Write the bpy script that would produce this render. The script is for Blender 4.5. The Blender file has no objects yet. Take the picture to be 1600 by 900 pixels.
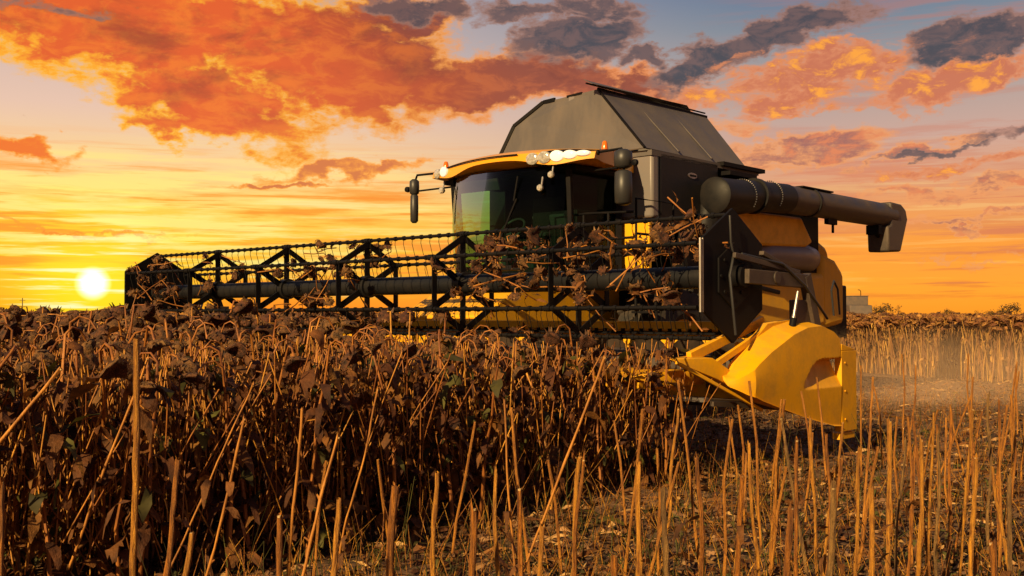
import bpy, bmesh, math, random
import numpy as np
from mathutils import Vector, Matrix, Euler
R = math.radians
scene = bpy.context.scene
COL = scene.collection

# ------------------------------------------------------------------ camera
CAM_H = 1.45
cam_d = bpy.data.cameras.new('camera'); cam = bpy.data.objects.new('camera', cam_d); COL.objects.link(cam)
cam_d.lens = 36 * 1650 / 1600; cam_d.sensor_width = 36
cam_d.clip_start = 0.05; cam_d.clip_end = 6000
cam.location = (0, 0, CAM_H)
cam.rotation_euler = (R(90) + math.atan(43 / 1650), 0, 0)
scene.camera = cam
scene.view_settings.view_transform = 'Standard'; scene.view_settings.look = 'None'
scene.view_settings.gamma = 1; scene.view_settings.use_curve_mapping = False
scene.view_settings.exposure = 0.36
scene.cycles.max_bounces = 6; scene.cycles.transparent_max_bounces = 16
scene.cycles.use_adaptive_sampling = True; scene.cycles.use_denoising = True
scene.cycles.volume_bounces = 0; scene.cycles.caustics_reflective = False; scene.cycles.caustics_refractive = False

# ------------------------------------------------------------------ light
SUN_DIR = Vector((-0.50, -0.74, 0.42)).normalized()       # towards the sun lamp
sun_d = bpy.data.lights.new('sun', 'SUN'); sun_d.energy = 5.0; sun_d.angle = R(0.6); sun_d.color = (1.0, 0.69, 0.31)
sun = bpy.data.objects.new('sun', sun_d); COL.objects.link(sun)
sun.rotation_euler = SUN_DIR.to_track_quat('Z', 'Y').to_euler()

# ------------------------------------------------------------------ world
def lin(c):
    f = lambda v: (v / 255) / 12.92 if v <= 10 else (((v / 255) + 0.055) / 1.055) ** 2.4
    return (f(c[0]), f(c[1]), f(c[2]), 1)
world = bpy.data.worlds.new('World'); scene.world = world; world.use_nodes = True
nt = world.node_tree; N = nt.nodes; LK = nt.links
for n in list(N): N.remove(n)
def nd(t, **k):
    n = N.new(t)
    for a, b in k.items(): setattr(n, a, b)
    return n
def setin(n, i, v):
    if hasattr(v, 'is_linked') or isinstance(v, bpy.types.NodeSocket): LK.new(v, n.inputs[i])
    else: n.inputs[i].default_value = v
def mth(op, a, b=None, c=None, clamp=False):
    n = nd('ShaderNodeMath', operation=op, use_clamp=clamp); setin(n, 0, a)
    if b is not None: setin(n, 1, b)
    if c is not None: setin(n, 2, c)
    return n.outputs[0]
def vmth(op, a, b=None):
    n = nd('ShaderNodeVectorMath', operation=op); setin(n, 0, a)
    if b is not None: setin(n, 1, b)
    return n.outputs[0] if op not in ('LENGTH', 'DISTANCE') else n.outputs['Value']
def mapr(v, a, b, c=0.0, d=1.0, smooth=True):
    n = nd('ShaderNodeMapRange', interpolation_type='SMOOTHSTEP' if smooth else 'LINEAR')
    setin(n, 0, v); setin(n, 1, a); setin(n, 2, b); setin(n, 3, c); setin(n, 4, d)
    return n.outputs[0]
def mixc(f, a, b, mode='MIX'):
    n = nd('ShaderNodeMix', data_type='RGBA', blend_type=mode)
    setin(n, 0, f); setin(n, 6, a); setin(n, 7, b)
    return n.outputs[2]
def ramp(v, stops):
    n = nd('ShaderNodeValToRGB'); LK.new(v, n.inputs[0]); e = n.color_ramp.elements
    e[0].position = stops[0][0]; e[0].color = stops[0][1]; e[1].position = stops[-1][0]; e[1].color = stops[-1][1]
    for p, c in stops[1:-1]:
        q = e.new(p); q.color = c
    return n.outputs[0]
tc = nd('ShaderNodeTexCoord'); D = tc.outputs['Generated']
sep = nd('ShaderNodeSeparateXYZ'); LK.new(D, sep.inputs[0])
X, Y, Z = sep.outputs
U = mth('MULTIPLY', mth('ARCTAN2', X, Y), 57.2958)        # azimuth, degrees
V = mth('MULTIPLY', mth('ARCSINE', mth('MAXIMUM', mth('MINIMUM', Z, 1.0), -1.0)), 57.2958)  # elevation
cmb = nd('ShaderNodeCombineXYZ'); LK.new(U, cmb.inputs[0]); LK.new(V, cmb.inputs[1]); UV = cmb.outputs[0]
# clouds lie on a high layer: their texture is squeezed towards the horizon
zc = mth('ADD', mth('MAXIMUM', Z, 0.0), 0.16)
cl = nd('ShaderNodeCombineXYZ'); LK.new(mth('DIVIDE', X, zc), cl.inputs[0]); LK.new(mth('DIVIDE', Y, zc), cl.inputs[1])
CLP = cl.outputs[0]
def noise(vec, scale, detail=6, rough=0.55, loc=(0, 0, 0), sc=(1, 1, 1), rot=0, dist=0.0, col=False):
    m = nd('ShaderNodeMapping'); LK.new(vec, m.inputs[0]); m.inputs['Location'].default_value = loc
    m.inputs['Scale'].default_value = sc; m.inputs['Rotation'].default_value = (0, 0, rot)
    n = nd('ShaderNodeTexNoise'); LK.new(m.outputs[0], n.inputs['Vector'])
    n.inputs['Scale'].default_value = scale; n.inputs['Detail'].default_value = detail
    n.inputs['Roughness'].default_value = rough; n.inputs['Distortion'].default_value = dist
    return n.outputs['Color'] if col else n.outputs['Fac']
nA = noise(UV, 0.16, 9, 0.60, sc=(1, 2.0, 1), rot=R(6), dist=0.3)        # cloud masses
nB = noise(UV, 0.55, 8, 0.65, loc=(3, 8, 0), sc=(1, 2.1, 1), rot=R(8), dist=0.5)     # puffs
nC = noise(UV, 0.30, 7, 0.6, loc=(9, 2, 0), sc=(0.32, 3.6, 1), rot=R(3))   # streaks
nS = noise(UV, 0.55, 6, 0.62, loc=(4, 1, 0), sc=(0.16, 3.4, 1), rot=R(2), dist=.2)
nF = noise(UV, 1.7, 6, 0.65, loc=(2, 3, 0), sc=(1, 1.8, 1), rot=R(10), dist=.4)
nW = noise(UV, 0.25, 5, 0.6, loc=(1, 5, 0), sc=(1, 1.6, 1), col=True)
wv = vmth('MULTIPLY', vmth('SUBTRACT', nW, (0.5, 0.5, 0.5)), (9.0, 5.0, 0.0))
UVW = vmth('ADD', UV, wv)
def uvpx(px, py):
    az = math.atan((px - 800) / 1650)
    return math.degrees(az), math.degrees(math.atan((493 - py) / 1650 * math.cos(az)))
def blobs(lst):
    tot = None
    for px, py, sx, sy, rot, w in lst:
        u, v = uvpx(px, py)
        m = nd('ShaderNodeMapping', vector_type='TEXTURE'); LK.new(UVW, m.inputs[0])
        m.inputs['Location'].default_value = (u, v, 0); m.inputs['Rotation'].default_value = (0, 0, R(rot))
        m.inputs['Scale'].default_value = (sx / 28.8, sy / 28.8, 1)
        b = mapr(vmth('LENGTH', m.outputs[0]), 1.45, 0.25, 0.0, w)
        tot = b if tot is None else mth('MAXIMUM', tot, b)
    return tot
def layer(base, lst, n1, k1, n2, k2, lo, hi, inner, edge, opac=1.0):
    d = blobs(lst)
    d = mth('ADD', d, mth('MULTIPLY', mth('SUBTRACT', nF, 0.5), 0.35))
    d = mth('ADD', d, mth('ADD', mth('MULTIPLY', mth('SUBTRACT', n1, 0.5), k1), mth('MULTIPLY', mth('SUBTRACT', n2, 0.5), k2)))
    a = mapr(d, lo, hi, 0.0, opac)
    core = mapr(d, hi - 0.12, hi + 0.16)
    return mixc(a, base, mixc(core, edge, inner))
Vn = mth('DIVIDE', mth('ADD', V, 2.0), 92.0, clamp=True)
def vs(lst): return [((v + 2) / 92, lin(c)) for v, c in lst]
left = ramp(Vn, vs([(-1, (255, 120, 0)), (1.5, (255, 168, 4)), (3.6, (255, 190, 40)), (5.4, (255, 210, 100)), (7.6, (252, 212, 150)),
                    (10.5, (232, 198, 176)), (14, (208, 184, 176)), (19, (165, 160, 168)), (32, (120, 122, 138)), (90, (80, 88, 112))]))
right = ramp(Vn, vs([(-1, (255, 150, 20)), (1.2, (255, 165, 25)), (2.8, (252, 160, 32)), (4.4, (242, 160, 74)), (6.5, (226, 160, 112)), (9, (206, 168, 150)),
                     (12, (176, 160, 152)), (15, (130, 138, 148)), (18, (88, 112, 145)), (32, (92, 105, 130)), (90, (70, 82, 108))]))
ulr = mapr(U, -14.0, 16.0)
sky = mixc(ulr, left, right)
# yellow glow around the low sun, wide and flat
su, sv = uvpx(145, 443)
gm = nd('ShaderNodeMapping', vector_type='TEXTURE'); LK.new(UV, gm.inputs[0])
gm.inputs['Location'].default_value = (su, sv, 0); gm.inputs['Scale'].default_value = (1.35, 1.0, 1)
gd = vmth('LENGTH', gm.outputs[0])
stre = mapr(nC, 0.46, 0.58)
sky = mixc(mapr(gd, 6.2, 0.6, 0.0, 0.92), sky, lin((255, 214, 0)))
# bright and orange streaks low in the left sky
band = mth('MULTIPLY', mapr(V, 1.2, 3.4), mapr(V, 9.5, 6.0))
sky = mixc(mth('MULTIPLY', mth('MULTIPLY', stre, band), mapr(U, 4.0, -14.0, 0.0, 0.85)), sky, lin((255, 234, 140)))
stre2 = mapr(nC, 0.47, 0.33)
sky = mixc(mth('MULTIPLY', mth('MULTIPLY', stre2, band), mapr(U, 4.0, -12.0, 0.1, 0.75)), sky, lin((247, 150, 25)))
sky = mixc(mth('MULTIPLY', mth('MULTIPLY', stre, mapr(V, 2.0, 4.0)), mapr(U, 8, 20, 0.0, 0.35)), sky, lin((205, 120, 85)))
low = mth('MULTIPLY', mapr(V, .3, 1.6), mapr(V, 10.0, 6.0))
sky = mixc(mth('MULTIPLY', mth('MULTIPLY', mapr(nS, .52, .64), low), mapr(U, 6.0, -12.0, .25, .9)), sky, mixc(mapr(gd, 9.0, 2.0), lin((255, 226, 150)), lin((255, 244, 120))))
sky = mixc(mth('MULTIPLY', mth('MULTIPLY', mapr(nS, .47, .35), low), .75), sky, mixc(mapr(U, -12.0, 14.0), lin((250, 146, 10)), lin((214, 124, 84))))
# cloud colours change along the sky
cA = mixc(mapr(U, -14.0, 2.0), lin((228, 100, 2)), lin((158, 84, 50)))
cA = mixc(mth('MULTIPLY', mapr(V, 12.0, 18.0), mapr(U, -16.0, -2.0)), cA, lin((100, 76, 74)))
cA = mixc(mapr(nB, 0.42, 0.62, 0.0, 0.6), cA, mixc(mapr(U, -16.0, 4.0), lin((248, 138, 12)), lin((198, 112, 66))))
cA = mixc(mth('MULTIPLY', mapr(nA, 0.52, 0.34, 0.0, 0.6), mapr(V, 8, 13)), cA, lin((130, 62, 30)))
eA = mixc(mapr(U, -22.0, 6.0), lin((255, 186, 50)), lin((236, 152, 90)))
sky = layer(sky, [(240, 40, 360, 85, 0, 1), (330, 165, 190, 62, -16, 1), (560, 115, 260, 85, 0, 1), (100, 20, 200, 80, -14, 1), (300, 205, 150, 30, -12, .8), (430, 60, 240, 90, 0, 1),
                  (780, 130, 240, 48, 4, 1), (980, 135, 130, 36, 8, .9), (620, 30, 110, 50, 0, .95), (690, 165, 120, 30, 0, .6)],
            nA, 0.7, nB, 0.8, 0.26, 0.64, cA, eA)
sky = layer(sky, [(520, 262, 130, 17, 6, .85), (430, 285, 110, 8, 0, .9), (40, 236, 70, 17, -5, .9), (590, 250, 70, 13, 8, .8), (60, 352, 260, 6, 0, .65)],
            nB, 0.9, nC, 0.5, 0.24, 0.74, mixc(mapr(U, -24, -14), lin((240, 120, 20)), lin((214, 124, 66))), lin((250, 165, 70)), 0.95)
cD = mixc(mapr(nB, 0.44, 0.62), lin((158, 98, 86)), lin((224, 134, 84)))
sky = layer(sky, [(1260, 232, 140, 26, 4, .8), (1180, 262, 100, 18, 0, .7), (1500, 305, 190, 14, 4, .75), (1520, 345, 180, 8, 2, .7), (1440, 238, 130, 14, 12, .8),
                  (1100, 205, 130, 22, 5, .6), (1560, 395, 160, 5, 0, .5)],
            nB, 0.9, nC, 0.8, 0.26, 0.70, cD, lin((236, 160, 100)), 0.9)
sky = layer(sky, [(900, 58, 120, 44, 10, .9), (1010, 82, 55, 16, 0, .8), (1200, 58, 170, 36, 12, 1), (1110, 92, 110, 32, 12, 1), (650, 10, 90, 22, 0, .8),
                  (880, 10, 150, 22, 0, .8), (60, 8, 150, 16, -4, .5), (1590, 200, 90, 12, 8, .6), (1530, 62, 130, 30, 12, .95), (1460, 240, 110, 8, 9, .8), (1270, 28, 110, 14, 6, .75)],
            nB, 1.3, nA, 0.6, 0.22, 0.66, mixc(mapr(nB, 0.4, 0.6), lin((72, 64, 66)), lin((116, 88, 80))), lin((158, 116, 98)), 0.95)
sky = layer(sky, [(1290, 116, 170, 36, 8, .9), (1240, 158, 150, 24, 6, .9), (1345, 80, 60, 16, 0, .7), (1500, 122, 140, 32, 12, 1), (1060, 148, 110, 26, 8, .75),
                  (1480, 268, 150, 10, 8, .75), (1580, 250, 60, 12, 8, .8), (1420, 160, 60, 12, 10, .7), (1140, 98, 60, 12, 20, .5)],
            nB, 1.4, nA, 0.4, 0.26, 0.72, mixc(mapr(nB, 0.50, 0.64), lin((206, 120, 78)), lin((255, 172, 58))), lin((226, 146, 96)), 0.92)

# thin bright streaks of cloud across the sun and its white core
gs = vmth('DISTANCE', UV, (su, sv, 0)); core = mapr(gs, 0.95, 0.25)
sky = mixc(mapr(gd, 3.0, 0.5, 0.0, 0.85), sky, lin((255, 232, 10)))
gst = mth('MULTIPLY', mapr(gd, 4.2, 1.0), mapr(nS, 0.50, 0.60))
sky = mixc(gst, sky, lin((255, 250, 190)))
# the sky turned away from the sunset is dimmer and bluer
away = mapr(mth('ABSOLUTE', U), 40.0, 120.0)
sky = mixc(away, sky, mixc(0.5, sky, lin((70, 78, 105))))
sky = mixc(1.0, sky, mixc(away, (1, 1, 1, 1), (.74, .66, .62, 1)), 'MULTIPLY')
st = nd('ShaderNodeTexSky', sky_type='NISHITA', sun_disc=False, sun_elevation=math.asin(SUN_DIR.z),
        sun_rotation=math.atan2(SUN_DIR.x, SUN_DIR.y))
skyl = nd('ShaderNodeBackground'); LK.new(st.outputs[0], skyl.inputs[0]); skyl.inputs[1].default_value = 0.006
bg = nd('ShaderNodeBackground'); hs_ = nd('ShaderNodeHueSaturation'); hs_.inputs['Saturation'].default_value = 1.05; LK.new(sky, hs_.inputs['Color']); gmm = nd('ShaderNodeGamma'); gmm.inputs[1].default_value = 1.10; LK.new(hs_.outputs[0], gmm.inputs[0]); LK.new(gmm.outputs[0], bg.inputs[0]); bg.inputs[1].default_value = 0.80
sb = nd('ShaderNodeBackground'); sb.inputs[0].default_value = (1, .93, .7, 1); LK.new(mth('MULTIPLY', core, 1.6), sb.inputs[1])
a1 = nd('ShaderNodeAddShader'); LK.new(skyl.outputs[0], a1.inputs[0]); LK.new(bg.outputs[0], a1.inputs[1])
a2 = nd('ShaderNodeAddShader'); LK.new(a1.outputs[0], a2.inputs[0]); LK.new(sb.outputs[0], a2.inputs[1])
wo = nd('ShaderNodeOutputWorld'); LK.new(a2.outputs[0], wo.inputs[0])

# ------------------------------------------------------------------ materials
def mat(name, base, rough=0.5, metal=0.0, var=None, scale=6.0, bump=0.0, bscale=40.0, spec=0.5, stretch=(1, 1, 1), rand=0.0,
        dirt=None, dirt_amt=0.5, dscale=2.0, trans=0.0, coords='Object'):
    m = bpy.data.materials.new(name); m.use_nodes = True
    t = m.node_tree; b = t.nodes['Principled BSDF']
    b.inputs['Roughness'].default_value = rough; b.inputs['Metallic'].default_value = metal
    b.inputs['Specular IOR Level'].default_value = spec
    co = t.nodes.new('ShaderNodeTexCoord'); mp = t.nodes.new('ShaderNodeMapping'); mp.inputs['Scale'].default_value = stretch
    t.links.new(co.outputs[coords], mp.inputs[0])
    def nz(sc, det=5, r=0.6):
        n = t.nodes.new('ShaderNodeTexNoise'); n.inputs['Scale'].default_value = sc; n.inputs['Detail'].default_value = det
        n.inputs['Roughness'].default_value = r; t.links.new(mp.outputs[0], n.inputs['Vector']); return n
    c4 = tuple(base) + (1,)
    def mix(f, a, bb):
        n = t.nodes.new('ShaderNodeMix'); n.data_type = 'RGBA'
        for i, v in ((0, f), (6, a), (7, bb)):
            if isinstance(v, bpy.types.NodeSocket): t.links.new(v, n.inputs[i])
            else: n.inputs[i].default_value = v
        return n.outputs[2]
    def rng(s, a, bb, c=0., d=1.):
        n = t.nodes.new('ShaderNodeMapRange'); t.links.new(s, n.inputs[0]); n.inputs[1].default_value = a; n.inputs[2].default_value = bb
        n.inputs[3].default_value = c; n.inputs[4].default_value = d; return n.outputs[0]
    out = None
    if var:
        out = mix(rng(nz(scale).outputs['Fac'], 0.35, 0.65), c4, tuple(var) + (1,))
    if rand > 0:
        oi = t.nodes.new('ShaderNodeNewGeometry')
        hs = t.nodes.new('ShaderNodeHueSaturation')
        if out is not None: t.links.new(out, hs.inputs['Color'])
        else: hs.inputs['Color'].default_value = c4
        t.links.new(rng(oi.outputs['Random Per Island'], 0, 1, 1 - rand, 1 + rand), hs.inputs['Value'])
        t.links.new(rng(oi.outputs['Random Per Island'], 0, 1, 0.485, 0.515), hs.inputs['Hue'])
        out = hs.outputs[0]
    if dirt:
        f = rng(nz(dscale, 8, 0.7).outputs['Fac'], 0.42, 0.72, 0, dirt_amt)
        out = mix(f, out if out is not None else c4, tuple(dirt) + (1,))
        t.links.new(rng(f, 0, 1, rough, min(1, rough + 0.5)), b.inputs['Roughness'])
    if out is not None: t.links.new(out, b.inputs['Base Color'])
    else: b.inputs['Base Color'].default_value = c4
    if bump > 0:
        bn = t.nodes.new('ShaderNodeBump'); bn.inputs['Strength'].default_value = bump; bn.inputs['Distance'].default_value = 0.02
        t.links.new(nz(bscale).outputs['Fac'], bn.inputs['Height']); t.links.new(bn.outputs[0], b.inputs['Normal'])
    if trans > 0:
        tr = t.nodes.new('ShaderNodeBsdfTranslucent'); ms = t.nodes.new('ShaderNodeMixShader'); ms.inputs[0].default_value = trans
        if out is not None: t.links.new(out, tr.inputs[0])
        else: tr.inputs[0].default_value = c4
        o = t.nodes['Material Output']; t.links.new(b.outputs[0], ms.inputs[1]); t.links.new(tr.outputs[0], ms.inputs[2]); t.links.new(ms.outputs[0], o.inputs[0])
    return m
M = {}
M['yellow'] = mat('yellow_paint', (0.90, 0.445, 0.002), 0.46, spec=.35, dirt=(0.36, 0.21, 0.06), dirt_amt=0.45, dscale=5, bump=0.08, bscale=55)
M['roof_yellow'] = mat('roof_yellow_paint', (0.80, 0.36, 0.003), 0.28, dirt=(0.3, 0.2, 0.1), dirt_amt=0.25)
M['black'] = mat('black_steel', (0.006, 0.006, 0.008), 0.55, spec=.12, dirt=(0.03, 0.021, 0.015), dirt_amt=0.3, dscale=3)
M['tube'] = mat('dark_grey_steel', (0.010, 0.011, 0.014), 0.45, spec=.25, dirt=(0.04, 0.03, 0.02), dirt_amt=0.35, dscale=2.5)
M['panel_dark'] = mat('charcoal_panel', (0.012, 0.012, 0.014), 0.45, spec=.22, dirt=(0.045, 0.034, 0.027), dirt_amt=0.35, dscale=3)
M['panel_grey'] = mat('grey_panel', (0.20, 0.185, 0.19), 0.35, dirt=(0.22, 0.16, 0.11), dirt_amt=0.4)
M['tank'] = mat('dusty_tank_sheet', (0.098, 0.089, 0.090), 0.5, dirt=(0.160, 0.130, 0.115), dirt_amt=0.7, dscale=1.6, stretch=(1, 1, .35), bump=.08, bscale=4)
M['auger'] = mat('dusty_auger_steel', (0.045, 0.038, 0.034), 0.42, dirt=(0.17, 0.12, 0.085), dirt_amt=0.6, dscale=2.2)
M['steel'] = mat('worn_steel', (0.42, 0.40, 0.38), 0.3, 0.9, dirt=(0.12, 0.08, 0.05), dirt_amt=0.6)
M['brownsteel'] = mat('dusty_linkage', (0.045, 0.034, 0.028), 0.5, dirt=(0.16, 0.11, 0.075), dirt_amt=0.6, dscale=4)
M['rubber'] = mat('tyre_rubber', (0.02, 0.019, 0.018), 0.85, dirt=(0.12, 0.08, 0.05), dirt_amt=0.6, dscale=5, bump=0.3)
M['fabric'] = mat('seat_fabric', (0.02, 0.022, 0.025), 0.9)
M['greyplastic'] = mat('grey_plastic', (0.030, 0.030, 0.032), 0.45)
M['amber'] = mat('amber_lens', (0.75, 0.16, 0.01), 0.15)
M['lens'] = mat('clear_lamp_lens', (0.72, 0.70, 0.66), 0.08, 0.35, var=(0.35, 0.33, 0.30), scale=30)
M['dustblur'] = mat('dusty_yellow_side', (0.86, 0.45, 0.01), 0.6, dirt=(0.40, 0.26, 0.10), dirt_amt=0.5, dscale=1.2)
M['stalk'] = mat('straw_stalk', (0.56, 0.225, 0.030), 0.6, var=(0.22, 0.080, 0.016), scale=6, stretch=(4, 4, .6), rand=0.50, bump=0.25, bscale=60, trans=0.0)
M['cut'] = mat('cut_stalk', (0.74, 0.32, 0.026), 0.55, var=(0.22, 0.075, 0.012), scale=9, stretch=(11, 11, .8), rand=0.3, bump=0.8, bscale=30, dirt=(0.14, 0.055, 0.018), dirt_amt=0.6, dscale=4)
M['cut_orange'] = mat('orange_cut_stalk', (0.66, 0.24, 0.020), 0.55, var=(0.16, 0.05, 0.010), scale=12, stretch=(10, 10, .6), bump=0.9, bscale=30, dirt=(0.07, 0.03, 0.014), dirt_amt=0.8, dscale=5)
M['cut_grey'] = mat('weathered_cut_stalk', (0.42, 0.23, 0.060), 0.7, var=(0.13, 0.065, 0.025), scale=10, stretch=(9, 9, .9), bump=0.9, bscale=30, dirt=(0.06, 0.035, 0.02), dirt_amt=0.8, dscale=6)
M['pith'] = mat('pale_pith', (0.56, 0.38, 0.16), 0.9)
M['leaf'] = mat('withered_leaf', (0.26, 0.095, 0.020), 0.75, var=(0.07, 0.027, 0.008), scale=8, rand=0.7, trans=0.30, bump=0.5, bscale=50)
M['leafgreen'] = mat('olive_leaf', (0.13, 0.115, 0.022), 0.7, var=(0.05, 0.045, 0.012), scale=8, rand=0.5, trans=0.35)
M['head'] = mat('seed_head', (0.19, 0.072, 0.021), 0.85, var=(0.035, 0.017, 0.009), scale=28, rand=0.35, bump=0.9, bscale=90)
M['bract'] = mat('dry_bract', (0.30, 0.14, 0.05), 0.7, var=(0.10, 0.05, 0.02), scale=20, rand=0.5, trans=0.3)
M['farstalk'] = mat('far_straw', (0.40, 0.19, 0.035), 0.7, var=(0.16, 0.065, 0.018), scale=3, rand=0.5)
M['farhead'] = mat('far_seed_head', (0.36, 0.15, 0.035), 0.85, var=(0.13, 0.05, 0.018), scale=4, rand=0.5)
M['bark'] = mat('bark', (0.08, 0.05, 0.035), 0.9, bump=0.5)
M['crown'] = mat('tree_leaves', (0.075, 0.055, 0.03), 0.8, var=(0.035, 0.035, 0.016), scale=1.5, rand=0.5, trans=0.2)
M['straw'] = mat('chopped_straw', (0.44, 0.24, 0.09), 0.8, var=(0.18, 0.085, 0.032), scale=9, rand=0.75)
M['greyfar'] = mat('faded_grey_body', (0.10, 0.078, 0.065), 0.6, dirt=(0.25, 0.16, 0.1), dirt_amt=0.5)
M['wood'] = mat('weathered_pole', (0.12, 0.08, 0.05), 0.9)

def soil():
    m = bpy.data.materials.new('littered_soil'); m.use_nodes = True; t = m.node_tree; b = t.nodes['Principled BSDF']
    co = t.nodes.new('ShaderNodeTexCoord')
    def nz(sc, det=8, r=0.65, kind='ShaderNodeTexNoise'):
        n = t.nodes.new(kind); n.inputs['Scale'].default_value = sc
        if kind == 'ShaderNodeTexNoise': n.inputs['Detail'].default_value = det; n.inputs['Roughness'].default_value = r
        t.links.new(co.outputs['Object'], n.inputs['Vector']); return n.outputs['Fac'] if kind == 'ShaderNodeTexNoise' else n.outputs['Distance']
    r1 = t.nodes.new('ShaderNodeValToRGB'); t.links.new(nz(14), r1.inputs[0]); e = r1.color_ramp.elements
    e[0].position = .36; e[0].color = (0.050, 0.027, 0.012, 1); e[1].position = .68; e[1].color = (0.34, 0.18, 0.075, 1)
    q = e.new(.52); q.color = (0.15, 0.078, 0.034, 1)
    r2 = t.nodes.new('ShaderNodeMapRange'); t.links.new(nz(0.35, 4), r2.inputs[0]); r2.inputs[1].default_value = .4; r2.inputs[2].default_value = .65; r2.inputs[4].default_value = .5
    mx = t.nodes.new('ShaderNodeMix'); mx.data_type = 'RGBA'; t.links.new(r2.outputs[0], mx.inputs[0]); t.links.new(r1.outputs[0], mx.inputs[6]); mx.inputs[7].default_value = (0.25, 0.13, 0.055, 1)
    t.links.new(mx.outputs[2], b.inputs['Base Color']); b.inputs['Roughness'].default_value = .95
    bn = t.nodes.new('ShaderNodeBump'); bn.inputs['Strength'].default_value = .8; bn.inputs['Distance'].default_value = .05
    t.links.new(nz(20), bn.inputs['Height']); t.links.new(bn.outputs[0], b.inputs['Normal'])
    return m
M['soil'] = soil()
def glass(name, tint, refl=0.12):
    m = bpy.data.materials.new(name); m.use_nodes = True; t = m.node_tree
    for n in list(t.nodes):
        if n.type == 'BSDF_PRINCIPLED': t.nodes.remove(n)
    tr = t.nodes.new('ShaderNodeBsdfTransparent'); tr.inputs[0].default_value = tint + (1,)
    gl = t.nodes.new('ShaderNodeBsdfGlossy'); gl.inputs['Roughness'].default_value = 0.03; gl.inputs[0].default_value = (1, 1, 1, 1)
    fr = t.nodes.new('ShaderNodeFresnel'); fr.inputs[0].default_value = 1.35
    ms = t.nodes.new('ShaderNodeMixShader'); fm = t.nodes.new('ShaderNodeMath'); fm.operation = 'MULTIPLY'; fm.inputs[1].default_value = .35; t.links.new(fr.outputs[0], fm.inputs[0]); t.links.new(fm.outputs[0], ms.inputs[0]); t.links.new(tr.outputs[0], ms.inputs[1]); t.links.new(gl.outputs[0], ms.inputs[2])
    t.links.new(ms.outputs[0], t.nodes['Material Output'].inputs[0]); return m
M['glass'] = glass('green_tinted_glass', (0.40, 0.66, 0.52))
def lamp_mat(name, col, s):
    m = bpy.data.materials.new(name); m.use_nodes = True; b = m.node_tree.nodes['Principled BSDF']
    b.inputs['Base Color'].default_value = (.8, .78, .7, 1); b.inputs['Roughness'].default_value = .1
    b.inputs['Emission Color'].default_value = col + (1,); b.inputs['Emission Strength'].default_value = s; return m
M['lit'] = lamp_mat('lit_lamp', (1.0, 0.90, 0.74), 0.38)

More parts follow.
